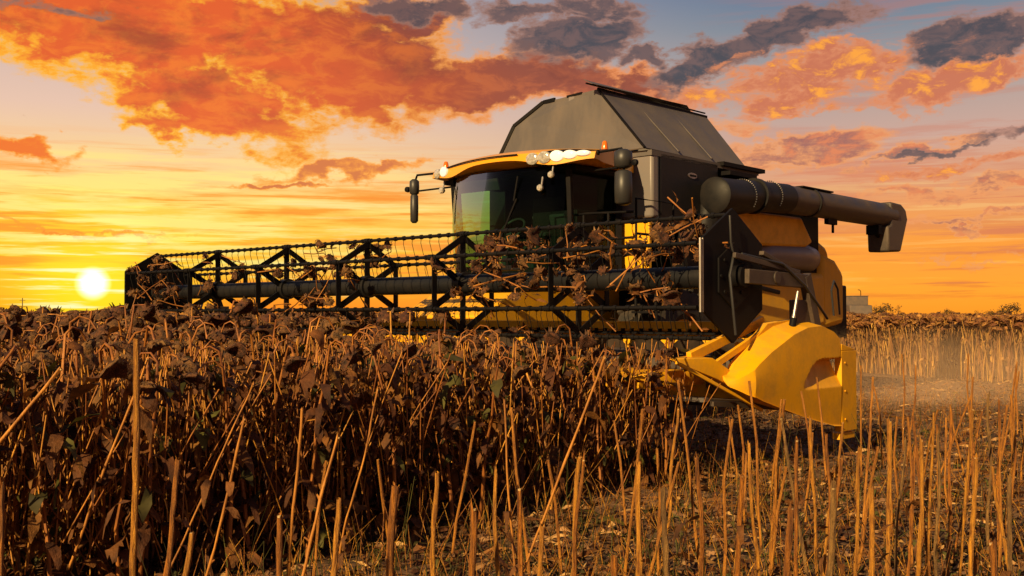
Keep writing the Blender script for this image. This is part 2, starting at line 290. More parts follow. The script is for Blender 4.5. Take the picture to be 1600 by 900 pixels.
# ------------------------------------------------------------------ mesh helpers
class MB:
    def __init__(s): s.v = []; s.f = []; s.mi = []; s.m = 0
    def add(s, vs, fs):
        o = len(s.v); s.v += [tuple(v) for v in vs]; s.f += [tuple(i + o for i in f) for f in fs]; s.mi += [s.m] * len(fs)
    def box(s, c, size, rot=None):
        M_ = Matrix.Translation(c)
        if rot: M_ = M_ @ Euler(rot).to_matrix().to_4x4()
        h = [x / 2 for x in size]
        vs = [M_ @ Vector((sx * h[0], sy * h[1], sz * h[2])) for sx in (-1, 1) for sy in (-1, 1) for sz in (-1, 1)]
        s.add(vs, [(0, 1, 3, 2), (4, 6, 7, 5), (0, 4, 5, 1), (2, 3, 7, 6), (0, 2, 6, 4), (1, 5, 7, 3)])
    def bb(s, x0, x1, y0, y1, z0, z1): s.box(((x0 + x1) / 2, (y0 + y1) / 2, (z0 + z1) / 2), (abs(x1 - x0), abs(y1 - y0), abs(z1 - z0)))
    def tube(s, pts, r, n=8, cap=True):
        pts = [Vector(p) for p in pts]; k = len(pts)
        rs = r if isinstance(r, (list, tuple)) else [r] * k
        t0 = (pts[1] - pts[0]).normalized(); ref = Vector((0, 0, 1)) if abs(t0.z) < .9 else Vector((1, 0, 0))
        nn = t0.cross(ref).normalized(); rings = []
        for i in range(k):
            t = (pts[min(i + 1, k - 1)] - pts[max(i - 1, 0)]).normalized()
            nn = (nn - t * nn.dot(t)); nn = nn.normalized() if nn.length > 1e-6 else t.orthogonal().normalized()
            b = t.cross(nn)
            rings.append([pts[i] + (nn * math.cos(2 * math.pi * j / n) + b * math.sin(2 * math.pi * j / n)) * rs[i] for j in range(n)])
        vs = [p for rg in rings for p in rg]
        fs = [(i * n + j, i * n + (j + 1) % n, (i + 1) * n + (j + 1) % n, (i + 1) * n + j) for i in range(k - 1) for j in range(n)]
        if cap: fs += [tuple(range(n - 1, -1, -1)), tuple((k - 1) * n + j for j in range(n))]
        s.add(vs, fs)
    def bar(s, a, b, w, h, up=(0, 0, 1)):
        a = Vector(a); b = Vector(b); t = (b - a).normalized(); u = Vector(up)
        x = t.cross(u); x = x.normalized() if x.length > 1e-5 else t.orthogonal().normalized(); y = x.cross(t)
        vs = [p + x * (i * w / 2) + y * (j * h / 2) for p in (a, b) for i, j in ((-1, -1), (1, -1), (1, 1), (-1, 1))]
        s.add(vs, [(0, 1, 2, 3), (7, 6, 5, 4), (0, 4, 5, 1), (1, 5, 6, 2), (2, 6, 7, 3), (3, 7, 4, 0)])
    def prism(s, poly, x0, x1, axis='x'):
        k = len(poly)
        def P(u, v, w): return {'x': (w, u, v), 'y': (u, w, v), 'z': (u, v, w)}[axis]
        vs = [P(u, v, x0) for u, v in poly] + [P(u, v, x1) for u, v in poly]
        s.add(vs, [tuple(range(k - 1, -1, -1)), tuple(range(k, 2 * k))] + [(i, (i + 1) % k, k + (i + 1) % k, k + i) for i in range(k)])
    def sheet(s, pts, th, nrm=None):
        p = [Vector(q) for q in pts]; n_ = Vector(nrm) if nrm else (p[1] - p[0]).cross(p[2] - p[0]).normalized()
        k = len(p); vs = p + [q - n_ * th for q in p]
        s.add(vs, [tuple(range(k)), tuple(range(2 * k - 1, k - 1, -1))] + [(i, k + i, k + (i + 1) % k, (i + 1) % k) for i in range(k)])
    def lathe(s, prof, c, axis='z', n=24):
        k = len(prof); vs = []
        for i in range(n):
            a = 2 * math.pi * i / n
            for r, h in prof:
                p = (r * math.cos(a), r * math.sin(a), h)
                if axis == 'x': p = (p[2], p[0], p[1])
                if axis == 'y': p = (p[0], p[2], p[1])
                vs.append((p[0] + c[0], p[1] + c[1], p[2] + c[2]))
        s.add(vs, [(i * k + j, ((i + 1) % n) * k + j, ((i + 1) % n) * k + j + 1, i * k + j + 1) for i in range(n) for j in range(k - 1)])
    def mesh(s, name, mats, smooth=None):
        me = bpy.data.meshes.new(name); me.from_pydata(s.v, [], s.f)
        for m in (mats if isinstance(mats, (list, tuple)) else [mats]): me.materials.append(m)
        me.polygons.foreach_set('material_index', s.mi)
        bm = bmesh.new(); bm.from_mesh(me); bmesh.ops.recalc_face_normals(bm, faces=bm.faces); bm.to_mesh(me); bm.free()
        if smooth is not None:
            me.polygons.foreach_set('use_smooth', [True] * len(me.polygons)); me.set_sharp_from_angle(angle=R(smooth))
        return me
    def build(s, name, mats, parent=None, smooth=35, bevel=0, label=None):
        me = s.mesh(name, mats, smooth); o = bpy.data.objects.new(name, me); COL.objects.link(o); o.parent = parent
        if bevel:
            b = o.modifiers.new('bevel', 'BEVEL'); b.width = bevel; b.segments = 2; b.limit_method = 'ANGLE'; b.angle_limit = R(40)
        if label: o['label'] = label
        return o
def tag(o, label=None, cat=None, group=None, kind=None):
    for k, v in (('label', label), ('category', cat), ('group', group), ('kind', kind)):
        if v: o[k] = v
    return o
def empty(name, loc, rot=(0, 0, 0)):
    o = bpy.data.objects.new(name, None); COL.objects.link(o); o.location = loc; o.rotation_euler = rot; o.empty_display_size = .2; return o
def copy_tree(o, parent=None):
    c = o.copy(); COL.objects.link(c); c.parent = parent
    for ch in list(o.children): copy_tree(ch, c)
    return c
def npmesh(name, V_, F_, mi, mats, smooth=False):
    me = bpy.data.meshes.new(name); V_ = np.asarray(V_, np.float32); F_ = np.asarray(F_, np.int32)   # quads only
    me.vertices.add(len(V_)); me.vertices.foreach_set('co', V_.ravel())
    me.loops.add(F_.size); me.loops.foreach_set('vertex_index', F_.ravel())
    me.polygons.add(len(F_)); me.polygons.foreach_set('loop_start', np.arange(0, F_.size, 4, dtype=np.int32))
    me.polygons.foreach_set('loop_total', np.full(len(F_), 4, np.int32))
    for m in mats: me.materials.append(m)
    me.polygons.foreach_set('material_index', np.asarray(mi, np.int32))
    if smooth: me.polygons.foreach_set('use_smooth', np.ones(len(F_), bool))
    me.update(calc_edges=True); return me

# ================================================================== the setting
ANG = math.atan2(-0.673, 0.74)
CC = Vector((-1.97, 12.66, 0))
LV = Vector((math.cos(ANG), math.sin(ANG), 0)); RV = Vector((-math.sin(ANG), math.cos(ANG), 0))
def toloc(x, y):
    d = Vector((x, y, 0)) - CC; return d.dot(LV), d.dot(RV)
def W(a, r, z=0.0): return CC + LV * a + RV * r + Vector((0, 0, z))
def at(px, py, d):     # pixel of the photograph and depth -> point in the field
    p = math.atan(43 / 1650); x = (px - 800) / 1650; y = -(py - 450) / 1650
    v = Vector((x, math.cos(p) - y * math.sin(p), math.sin(p) + y * math.cos(p)))
    return v * (d / v.y) + Vector((0, 0, CAM_H))
g = MB()
rng = random.Random(3)
n = 120
# one ground sheet, fine near the camera, reaching the horizon
def axis_pts():
    a = [i * 0.25 for i in range(0, 80)]; x = 20.0
    while x < 5000: a.append(x); x *= 1.28
    a.append(5000); return a
xs = axis_pts(); xs = [-x for x in xs[:0:-1]] + xs
ys = [-60, -20, -8, -3] + axis_pts()
vs = [(x, y, (0.02 * math.sin(x * 2.1 + y * .7) + 0.018 * math.sin(y * 3.3 - x * 1.1) + rng.uniform(-.02, .02)) if abs(x) < 20 and y < 20 else -0.03) for y in ys for x in xs]
g.add(vs, [(j * len(xs) + i, j * len(xs) + i + 1, (j + 1) * len(xs) + i + 1, (j + 1) * len(xs) + i) for j in range(len(ys) - 1) for i in range(len(xs) - 1)])
tag(g.build('ground', M['soil'], smooth=180), kind='structure')

# ================================================================== combine harvester
H = empty('combine_harvester', CC, (0, 0, ANG))
tag(H, 'large yellow and black combine harvester working through the sunflower field', 'combine harvester')
# --- header frame
hf = MB()
hf.bb(-5.1, 5.1, 1.22, 1.26, 0.62, 1.30)               # back sheet
hf.bb(-5.1, 5.1, 1.20, 1.36, 1.30, 1.39)               # top beam

for a in (-5.12, 5.10):
    hf.prism([(1.36, .5), (1.36, 1.42), (.8, 1.38), (.2, 1.02), (.1, .88), (.5, .68)], a - .02, a + .04)
for a in np.arange(-4.6, 5, .92): hf.bb(a - .03, a + .03, 1.262, 1.34, .62, 1.298)
hf.build('header_frame', M['yellow'], H, bevel=.008)
fo = MB(); fo.prism([(1.215, .62), (1.215, .54), (-.05, .66), (-.05, .70)], -5.09, 5.08); fo.build('trough_floor', M['brownsteel'], H)
kb = MB()
kb.bb(-5.05, 5.05, -.16, -.08, .70, .735)
for a in np.arange(-5.0, 5.0, .0762):
    kb.add([(a - .018, -.16, .708), (a + .018, -.16, .708), (a + .004, -.27, .713), (a - .004, -.27, .713), (a - .018, -.16, .722), (a + .018, -.16, .722)],
           [(0, 1, 2, 3), (4, 3, 2, 5), (0, 3, 4), (1, 5, 2)])
kb.build('cutter_bar', M['steel'], H)
# toothed strip under the top beam
ts = MB(); ts.bb(-5.0, 5.0, 1.16, 1.197, 1.255, 1.285)
for a in np.arange(-4.95, 5.0, .12): ts.bb(a - .012, a + .012, 1.15, 1.19, 1.285, 1.315)
ts.build('toothed_strip', M['black'], H)
# cross auger with flighting
ca = MB(); ca.tube([(-4.95, .82, .97), (4.95, .82, .97)], .15, 18)
for sgn in (-1, 1):
    P = []; Q = []
    for i in range(0, 24 * 9 + 1):
        th = 2 * math.pi * i / 24; a = sgn * (4.9 - i / 24 * .5)
        P.append((a, .82 + .15 * math.cos(th), .97 + .15 * math.sin(th))); Q.append((a, .82 + .28 * math.cos(th), .97 + .28 * math.sin(th)))
    k = len(P); ca.add(P + Q, [(i, i + 1, k + i + 1, k + i) for i in range(k - 1)])
for i in range(14): 
    th = i * 2.1; a = -.6 + i * .09
    ca.tube([(a, .82, .97), (a, .82 + .3 * math.cos(th), .97 + .3 * math.sin(th))], .01, 6)
ca.build('cross_auger', M['brownsteel'], H)
# sunflower pans along the cutter bar
pan_me = None
for i in range(31):
    a = -4.85 + i * .32
    if pan_me is None:
        p = MB()
        # long tray: rounded nose, raised sides
        sec = [(-.80, .01, .03, .05), (-.66, .06, -.01, .06), (-.42, .095, -.05, .07), (-.1, .10, -.07, .07), (.2, .10, -.07, .06)]
        vs = []
        for r, w, zb, zt in sec:
            vs += [(-w, r, .06 + zt), (-w * .8, r, .06 + zb), (w * .8, r, .06 + zb), (w, r, .06 + zt)]
        fs = [(k * 4 + j, k * 4 + j + 1, k * 4 + 5 + j, k * 4 + 4 + j) for k in range(4) for j in range(3)]
        p.add(vs, fs); p.bar((0, -.72, .02), (0, .18, -.06), .03, .05)
        o = p.build('crop_pan', M['yellow'], H); s_ = o.modifiers.new('solid', 'SOLIDIFY'); s_.thickness = .008
        pan_me = o
    else:
        o = pan_me.copy(); COL.objects.link(o); o.parent = H
    o.location = (a, 0, .84)
# --- crop dividers
def divider(sx, label=None):
    mb = MB()
    # outline samples along r: top z, ridge z, bottom z, outer bulge
    rt = [.10, .18, .35, .60, .90, 1.20, 1.50, 1.75, 1.88]; zt = [.93, 1.00, 1.10, 1.25, 1.35, 1.395, 1.40, 1.34, 1.27]
    rk = [.0, .12, .28, .50, .92, 1.20, 1.50, 1.75, 1.88]; zk = [.87, .93, 1.02, 1.12, 1.27, 1.335, 1.35, 1.29, 1.22]
    rb = [.0, .12, .30, .67, 1.10, 1.43, 1.70, 1.88]; zb = [.80, .73, .67, .575, .47, .40, .345, .33]
    NR, NT = 120, 100; G = []
    for i in range(NR + 1):
        r = .0 + 1.88 * (i / NR) ** 0.9
        nose = min(1, (r + .02) / .22) ** .5
        t_ = np.interp(r + .10 * (1 - nose), rt, zt); b_ = np.interp(r, rb, zb); ridge = min(t_ - .02, np.interp(r, rk, zk))
        row = []
        for j in range(NT + 1):
            t = j / NT
            if t < .12:      # top bevel from inside edge to ridge
                k = t / .12; a = 5.14 + .20 * k * nose; z = t_ - k * (t_ - ridge)
            elif t < .88:
                k = (t - .12) / .76; z = ridge + (b_ + .03 - ridge) * k
                a = 5.14 + nose * (.20 + .012 * math.sin(math.pi * min(1, k * 1.0))) 
                # pocket pressed into the rear of the side
                if r > 1.08:
                    u = min(1.0, max(0.0, (r - 1.10) / .42)); ztp = .80 + .235 * (1 - (1 - u) ** 2.4)
                    if z < ztp and z > .755:
                        e_ = min(1, (ztp - z) / .02)
                        a -= .13 * e_ * min(1, (z - .755) / (ztp - .755)) ** .8 * min(1, u * 2.2)
            else:
                k = (t - .88) / .12; z = b_ + .03 * (1 - k) ** 2 + .10 * k; a = 5.14 + nose * .22 * (1 - k)
            row.append((sx * a, r, z))
        G += row
    fs = [(i * (NT + 1) + j, i * (NT + 1) + j + 1, (i + 1) * (NT + 1) + j + 1, (i + 1) * (NT + 1) + j) for i in range(NR) for j in range(NT)]
    # close the front, back and inner side
    fs.append(tuple(range(NT, -1, -1))); fs.append(tuple(NR * (NT + 1) + j for j in range(NT + 1)))
    fs += [(i * (NT + 1), (i + 1) * (NT + 1), (i + 1) * (NT + 1) + NT, i * (NT + 1) + NT) for i in range(NR)]
    mb.add(G, fs)
    d = mb.build('crop_divider', M['yellow'], H, smooth=24, label=label)
    # long pointed nose with two ribs
    q = MB()
    tip = (5.02, -.66, 1.09)
    q.add([tip, (4.90, -.16, 1.105), (5.14, -.16, 1.085), (5.15, -.10, .90), (4.92, -.10, .92), (4.92, .25, .98), (5.14, .25, .92), (5.14, .2, .80), (4.95, .2, .82)],
          [(0, 1, 2), (0, 2, 3), (0, 3, 4), (0, 4, 1), (1, 5, 6, 2), (2, 6, 7, 3), (3, 7, 8, 4), (4, 8, 5, 1)])
    q.bar((4.99, -.3, 1.09), (5.0, .95, 1.40), .05, .09); q.bar((5.10, -.16, .99), (5.12, .75, 1.30), .035, .06)
    q.bar((5.02, .45, 1.20), (5.02, .55, 1.02), .04, .05)
    q.bar((5.06, -.6, 1.06), (5.24, .5, .60), .03, .03)
    if sx < 0: q.v = [(-x, y, z) for x, y, z in q.v]
    q.build('divider_nose', M['yellow'], d, bevel=.006)
    f = MB(); f.bb(5.27, 5.345, 1.90, 2.24, .30, 1.10)
    f.add([(5.27, 1.90, 1.103), (5.345, 1.90, 1.103), (5.345, 2.24, 1.103), (5.27, 2.24, 1.103), (5.27, 1.90, 1.17), (5.345, 1.90, 1.17)], [(0, 1, 2, 3), (4, 5, 3 - 1, 3), (0, 4, 3), (1, 2, 5), (0, 1, 5, 4)])
    f.bb(5.25, 5.33, 1.88, 2.22, .22, .285)
    for bz in (.42, .70, .98): f.tube([(5.345, 1.97, bz), (5.355, 1.97, bz)], .012, 8)
    if sx < 0: f.v = [(-x, y, z) for x, y, z in f.v]
    f.build('rear_flap', M['yellow'], d, bevel=.012)
    return d
divider(1); divider(-1)
# --- reel: centre tube, seven spiders, six tine bars, end shields
RZ, RR = 1.80, .56
reel = MB(); reel.tube([(-4.98, 0, RZ), (4.98, 0, RZ)], .105, 24)
for a in (-3.3, -1.65, 0, 1.65, 3.3): reel.tube([(a - .06, 0, RZ), (a + .06, 0, RZ)], .135, 24)
reel = reel.build('reel', M['tube'], H); reel.location = (0, .30, 0)
hexa = [(RR * math.cos(R(90 + 60 * k)), RZ + RR * math.sin(R(90 + 60 * k))) for k in range(6)]
for a in (-3.3, -1.65, 0, 1.65, 3.3):
    s = MB()
    for k in range(6):
        y, z = hexa[k]; y2, z2 = hexa[(k + 1) % 6]
        s.bar((a, 0, RZ), (a, y, z), .075, .016, up=(1, 0, 0))
        s.bar((a + .014, y * .93, RZ + (z - RZ) * .93), (a + .014, y2 * .93, RZ + (z2 - RZ) * .93), .07, .012, up=(1, 0, 0))
        s.tube([(a - .04, y, z), (a + .04, y, z)], .032, 10)
    s.build('reel_spider', M['black'], reel)
for k in range(6):
    y, z = hexa[k]; b = MB(); b.tube([(-5.0, y, z), (5.0, y, z)], .019, 10)
    for i in range(66):
        a = -4.88 + i * .15
        b.tube([(a, y, z), (a, y - .01, z - .07), (a, y + .035, z - .21)], .0045, 4, cap=False)
        b.tube([(a - .018, y, z), (a + .018, y, z)], .027, 8)
    b.build('tine_bar', M['black'], reel)
for a in (-5.06, 5.03):
    s = MB()
    poly = [(.61 * math.cos(R(90 + 60 * k)) + .03, RZ + .01 + .61 * math.sin(R(90 + 60 * k))) for k in range(6)]
    s.prism(poly, a, a + .025); s.prism([(y * .5 + .015, RZ + (z - RZ) * .5) for y, z in poly], a - .012, a + .04)
    if a > 0:
        s.tube([(a + .03, .02, RZ), (a + .16, .02, RZ)], .10, 20)
        for k in range(8): s.tube([(a + .03, .2 * math.cos(k * .785), RZ + .2 * math.sin(k * .785)), (a + .05, .2 * math.cos(k * .785), RZ + .2 * math.sin(k * .785))], .018, 8)
    s.build('end_shield', M['black'], reel, bevel=.004)
# --- reel arms, rams and hoses at both ends
for sx in (-1, 1):
    m = MB()
    m.bar((sx * 5.2, .30, RZ), (sx * 5.2, 1.45, 1.78), .07, .13); m.bar((sx * 5.2, 1.42, 1.84), (sx * 5.2, 1.62, 1.35), .08, .12)
    m.bar((sx * 5.2, .1, 1.98), (sx * 5.2, 1.30, 1.86), .035, .05); m.bar((sx * 5.2, .58, 2.02), (sx * 5.2, 1.35, 1.82), .05, .04)
    m.tube([(sx * 5.25, .8, 1.80), (sx * 5.15, .8, 1.80)], .06, 12)
    m.bb(sx * 5.16 - .04, sx * 5.16 + .04, 1.25, 1.66, 1.30, 1.60)
    arm = m.build('reel_arm', M['brownsteel'], H, bevel=.006)
    c = MB(); c.tube([(sx * 5.22, 1.24, 1.68), (sx * 5.22, 1.12, 1.35)], .016, 10); c.build('ram_rod', M['steel'], arm)
    c = MB(); c.tube([(sx * 5.22, 1.15, 1.42), (sx * 5.22, .98, .98)], .034, 12); c.build('ram_cylinder', M['black'], arm)
    hs = MB()
    hs.tube([(sx * 5.22, 2.0, 1.45), (sx * 5.22, 1.95, 1.7), (sx * 5.2, 2.05, 1.80), (sx * 5.18, 2.18, 1.72), (sx * 5.18, 2.22, 1.46)], .011, 8)
    hs.tube([(sx * 5.16, .16, 1.98), (sx * 5.18, .06, 1.8), (sx * 5.2, .08, 1.5), (sx * 5.2, .12, 1.28)], .012, 8)
    hs.tube([(sx * 5.16, .3, 2.0), (sx * 5.24, .9, 1.93), (sx * 5.26, 1.3, 1.74), (sx * 5.24, 1.7, 1.5), (sx * 5.2, 1.9, 1.42)], .013, 8)
    hs.tube([(sx * 5.10, .2, 2.34), (sx * 5.11, .2, 2.1), (sx * 5.11, .25, 1.98)], .010, 8)
    hs.build('hydraulic_hose', M['greyplastic'], arm)
    if sx < 0: continue
    c = MB(); c.tube([(sx * 5.075, -.25, 2.12), (sx * 5.075, -.25, 1.48)], .012, 8); c.tube([(sx * 5.075, -.21, 2.12), (sx * 5.075, -.21, 1.48)], .008, 8); c.build('edge_rod', M['steel'], arm)
# --- feeder house
f = MB(); f.prism([(1.36, .62), (1.36, 1.45), (2.4, 1.95), (4.3, 2.1), (4.3, 1.3), (2.4, .85)], -.62, .92); f.build('feeder_house', M['yellow'], H, bevel=.02)
f = MB(); f.bb(-1.45, -.64, 1.38, 1.9, .9, 1.3); f.bb(.94, 1.6, 1.4, 2.0, .95, 1.35); f.tube([(.94, 1.9, 1.2), (4.9, 1.7, 1.05)], .03, 8); f.build('drive_shaft_guard', M['black'], H, bevel=.02)
# --- chassis, bodywork
ch = MB()
ch.bb(-1.50, 1.50, 4.2, 10.4, 1.05, 2.0); ch.bb(-1.9, 1.9, 4.0, 4.5, .75, 1.15); ch.bb(-1.5, 1.5, 8.6, 8.9, .7, 1.1)
ch.build('chassis', M['black'], H, bevel=.03)
fp = MB()
fp.sheet([(.62, 3.93, 2.80), (1.62, 3.95, 2.78), (1.62, 3.95, 2.02), (.62, 3.95, 2.02)], .06, (0, -1, 0))
for a in (.86, 1.12, 1.38): fp.bb(a - .012, a + .012, 3.93, 3.965, 2.05, 2.76)
fp.build('front_fender_panel', M['yellow'], H, bevel=.01)
ld = MB()
for a in (1.70, 2.02):
    ld.tube([(a, 3.55, .95), (a, 3.5, 2.05)], .022, 8)
for k in range(5): ld.bb(1.70, 2.02, 3.42, 3.62, 1.0 + k * .24, 1.03 + k * .24)
ld.bb(.7, 2.1, 2.95, 3.95, 2.00, 2.05)
for pts in ([(2.08, 3.0, 2.05), (2.08, 3.0, 2.95), (2.08, 3.85, 2.95), (2.08, 3.85, 2.05)], [(2.08, 3.0, 2.5), (2.08, 3.85, 2.5)],
            [(.75, 2.98, 2.05), (.75, 2.98, 2.78), (1.3, 2.96, 2.80), (2.05, 2.98, 2.78)], [(1.25, 2.97, 2.05), (1.25, 2.97, 2.8)], [(1.66, 2.97, 2.05), (1.66, 2.97, 2.8)],
            [(.75, 2.98, 2.45), (2.05, 2.98, 2.45)]):
    ld.tube(pts, .017, 8)
ld.build('ladder_platform', M['black'], H)
# grey and charcoal cabinet behind the cab
bd = MB(); bd.bb(.80, 1.655, 3.98, 4.15, 2.80, 3.735); bd.build('grey_front_cover', M['panel_grey'], H, bevel=.04)
bd = MB(); bd.bb(-1.62, 1.66, 4.16, 5.70, 2.62, 3.73); bd.bb(1.5, 1.66, 4.10, 4.16, 2.64, 3.72)
sp = bd.build('side_cabinet', M['panel_dark'], H, bevel=.035)
bdg = MB(); bdg.m = 0
bdg.lathe([(.001, .0), (.115, .0), (.125, -.006)], (0, 0, 0), n=32); bdg.v = [(1.668 - z * 0, 4.98 + x, 3.45 + y * .34) if False else (1.669 + z, 4.98 + x, 3.47 + y * .35) for x, y, z in bdg.v]
bdg.m = 1
for k in range(6): bdg.bb(1.671, 1.674, 4.90 + k * .030, 4.918 + k * .030, 3.455, 3.485)
bdg.build('badge', [M['steel'], M['black']], sp)
ls = MB(); ls.bb(1.50, 1.60, 5.72, 6.9, 2.1, 3.6); ls.bb(-1.6, 1.5, 5.72, 9.3, 2.0, 3.55); ls.build('body_shell', M['black'], H, bevel=.03)
ys_ = MB()
ys_.prism([(6.2, 3.08), (8.35, 3.10), (8.75, 2.70), (8.5, 2.60), (6.95, 2.56), (6.3, 2.7)], 1.46, 1.66)
ys_.build('yellow_side_panel', M['yellow'], H, bevel=.04)
y2 = MB(); y2.prism([(6.6, 2.02), (7.2, 2.12), (9.3, 2.2), (9.3, 1.25), (7.4, 1.15), (6.6, 1.4)], 1.4, 1.62); y2.prism([(9.2, 2.55), (9.75, 2.45), (10.1, 2.2), (10.1, 1.3), (9.2, 1.2)], 1.2, 1.60)
y2.prism([(9.3, 3.05), (10.3, 2.7), (10.6, 2.0), (10.5, 1.2), (9.3, 1.2)], -1.55, 1.19)
y2.build('rear_side_panel', M['dustblur'], H, bevel=.10)
dr = MB(); dr.tube([(1.45, 7.0, 2.36), (1.45, 7.4, 2.44), (1.45, 8.6, 2.46), (1.45, 9.0, 2.42), (1.45, 9.12, 2.38)], [.17, .23, .25, .22, .10], 24); dr.build('rotor_housing', M['panel_grey'], H, smooth=60)
lk = MB(); lk.bar((1.7, 5.2, 2.30), (1.7, 8.0, 2.02), .06, .09); lk.bar((1.74, 5.2, 2.05), (1.74, 7.4, 1.82), .05, .07)
lk.prism([(4.6, 2.75), (5.9, 2.6), (6.3, 2.0), (6.1, 1.3), (4.9, 1.2)], 1.52, 1.68); lk.build('drive_guard', M['black'], H, bevel=.02)
# --- wheels
def wheel(a, r, rad, wdt):
    t = MB(); h = wdt / 2
    t.lathe([(rad * .52, -h * .8), (rad * .62, -h), (rad * .86, -h), (rad * .96, -h * .86), (rad * .97, 0), (rad * .96, h * .86), (rad * .86, h), (rad * .62, h), (rad * .52, h * .8)], (0, 0, 0), 'x', 40)
    for k in range(22):
        an = k * 2 * math.pi / 22
        for sg in (-1, 1):
            a2 = an + (math.pi / 22 if sg > 0 else 0)
            p0 = Vector((sg * .02, rad * .985 * math.cos(a2), rad * .985 * math.sin(a2))); p1 = Vector((sg * h * .98, rad * .965 * math.cos(a2 + .16), rad * .965 * math.sin(a2 + .16)))
            t.bar(p0, p1, .05, .05, up=(0, math.cos(a2), math.sin(a2)))
    ty = t.build('wheel', M['rubber'], H); ty.location = (a, r, rad)
    ri = MB(); sg = 1 if a > 0 else -1
    ri.lathe([(.001, sg * h * .2), (rad * .2, sg * h * .2), (rad * .24, sg * h * .35), (rad * .42, sg * h * .3), (rad * .5, sg * h * .75), (rad * .54, sg * h * .82)], (0, 0, 0), 'x', 32)
    for k in range(8): ri.tube([(sg * h * .2, rad * .13 * math.cos(k * .785), rad * .13 * math.sin(k * .785)), (sg * h * .3, rad * .13 * math.cos(k * .785), rad * .13 * math.sin(k * .785))], .02, 6)
    ri.build('rim', M['roof_yellow'], ty)
for a in (-1.65, 1.60): wheel(a, 4.4, .92, .70)
for a in (-1.45, 1.45): wheel(a, 8.8, .66, .50)
# --- unloading auger
au = MB()
au.tube([(1.9, 7.18, 3.31), (1.9, 11.30, 3.31)], .222, 28)
ua = au.build('unloading_auger', M['auger'], H, smooth=50)
sp_ = MB()
# bent rectangular spout
eb = MB(); eb.tube([(1.88, 5.17, 3.19), (1.88, 5.22, 3.19)], [.20, .27], 28); eb.tube([(1.88, 5.22, 3.19), (1.88, 5.9, 3.22), (1.9, 6.35, 3.27)], [.265, .26, .24], 28)
eb.tube([(1.9, 6.3, 3.27), (1.9, 7.3, 3.31)], .235, 28); eb.tube([(1.9, 6.28, 3.27), (1.9, 6.36, 3.27)], .275, 28)
eb.tube([(1.62, 5.35, 2.6), (1.7, 5.4, 3.1)], .2, 24); eb.tube([(1.9, 8.1, 3.31), (1.9, 8.16, 3.31)], .240, 28)
eb.build('auger_elbow', M['panel_dark'], ua, smooth=50)
prof = [(10.98, 3.54), (11.38, 3.53), (11.62, 3.44), (11.70, 3.30), (11.44, 2.68), (10.98, 2.70), (10.86, 3.06), (11.0, 3.12)]
sp_.prism([(11.0, 3.545), (11.46, 3.535), (11.68, 3.44), (11.76, 3.26), (11.42, 2.64), (10.88, 2.62), (10.84, 3.08), (11.0, 3.12)], 1.69, 2.10)
sp_.build('spout', M['auger'], ua, bevel=.035)
sp2 = MB(); sp2.bb(1.78, 2.02, 10.60, 10.78, 2.93, 3.10); sp2.tube([(1.9, 10.7, 3.0), (1.9, 10.86, 2.9)], .035, 8); sp2.build('bracket', M['black'], ua, bevel=.01)
sp2 = MB(); sp2.bb(1.78, 2.02, 7.7, 8.8, 3.522, 3.55); sp2.build('guide_plate', M['black'], ua, bevel=.01)
sp2 = MB(); sp2.bb(1.86, 1.94, 8.75, 9.1, 3.0, 3.10); sp2.bb(1.88, 1.92, 8.98, 9.02, 2.86, 3.0)
sp2.build('bracket', M['black'], ua, bevel=.01)
cn = MB()
for rr_, R_ in ((5.95, .262), (6.78, .245)):
    for k in range(26):
        th = k / 25 * math.pi * 1.1 - .6; zc_ = 3.22 if rr_ < 6.2 else 3.29
        cn.tube([(1.89 + R_ * math.cos(th), rr_ - .008, zc_ + R_ * math.sin(th)), (1.89 + (R_ + .014) * math.cos(th), rr_, zc_ + (R_ + .014) * math.sin(th))], .011, 6)
cn.build('bolt_ring', M['steel'], ua)
# --- grain tank
gt = MB()
A = dict(bfl=(-1.34, 3.98, 3.74), bfr=(1.60, 3.88, 3.76), btr=(1.62, 6.62, 3.74), btl=(-1.42, 6.7, 3.74),
         tfl=(-.52, 4.22, 4.72), tfr=(.62, 4.10, 4.74), ttr=(.62, 7.05, 4.74), ttl=(-.5, 7.05, 4.70))
A['mfl'] = (-1.04, 4.12, 4.40); A['mtl'] = (-1.04, 6.85, 4.40)
gt.add([A[k] for k in ('bfl', 'bfr', 'btr', 'btl', 'tfl', 'tfr', 'ttr', 'ttl', 'mfl', 'mtl')], [(0, 1, 5, 4, 8), (1, 2, 6, 5), (2, 3, 9, 7, 6), (3, 0, 8, 9), (9, 8, 4, 7)])
gt.bb(-1.5, 1.66, 3.96, 6.9, 3.66, 3.735)

tank = gt.build('grain_tank', M['tank'], H, smooth=None)
sd = tank.modifiers.new('solid', 'SOLIDIFY'); sd.thickness = .02
tr = MB()
def lerp(p, q, t): return tuple(np.array(p) * (1 - t) + np.array(q) * t)
tr.bar(A['bfl'], A['mfl'], .06, .05); tr.bar(A['mfl'], A['tfl'], .06, .05); tr.bar(lerp(A['bfr'], A['tfr'], 0), lerp(A['bfr'], A['tfr'], 1), .028, .028)
tr.bar(A['tfr'], A['ttr'], .03, .05); tr.bar((.60, 3.85, 4.79), (.62, 7.0, 4.80), .02, .02)
tr.bar(lerp(A['tfl'], A['tfr'], .0), lerp(A['tfl'], A['tfr'], .22), .03, .06); tr.bar(lerp(A['tfl'], A['tfr'], .45), lerp(A['tfl'], A['tfr'], .72), .03, .03)
tr.bb(1.5, 1.72, 5.75, 7.0, 3.70, 3.76); tr.bb(1.55, 1.80, 5.8, 6.6, 3.56, 3.62)
tr.build('tank_trim', M['black'], tank)
rb_ = MB()
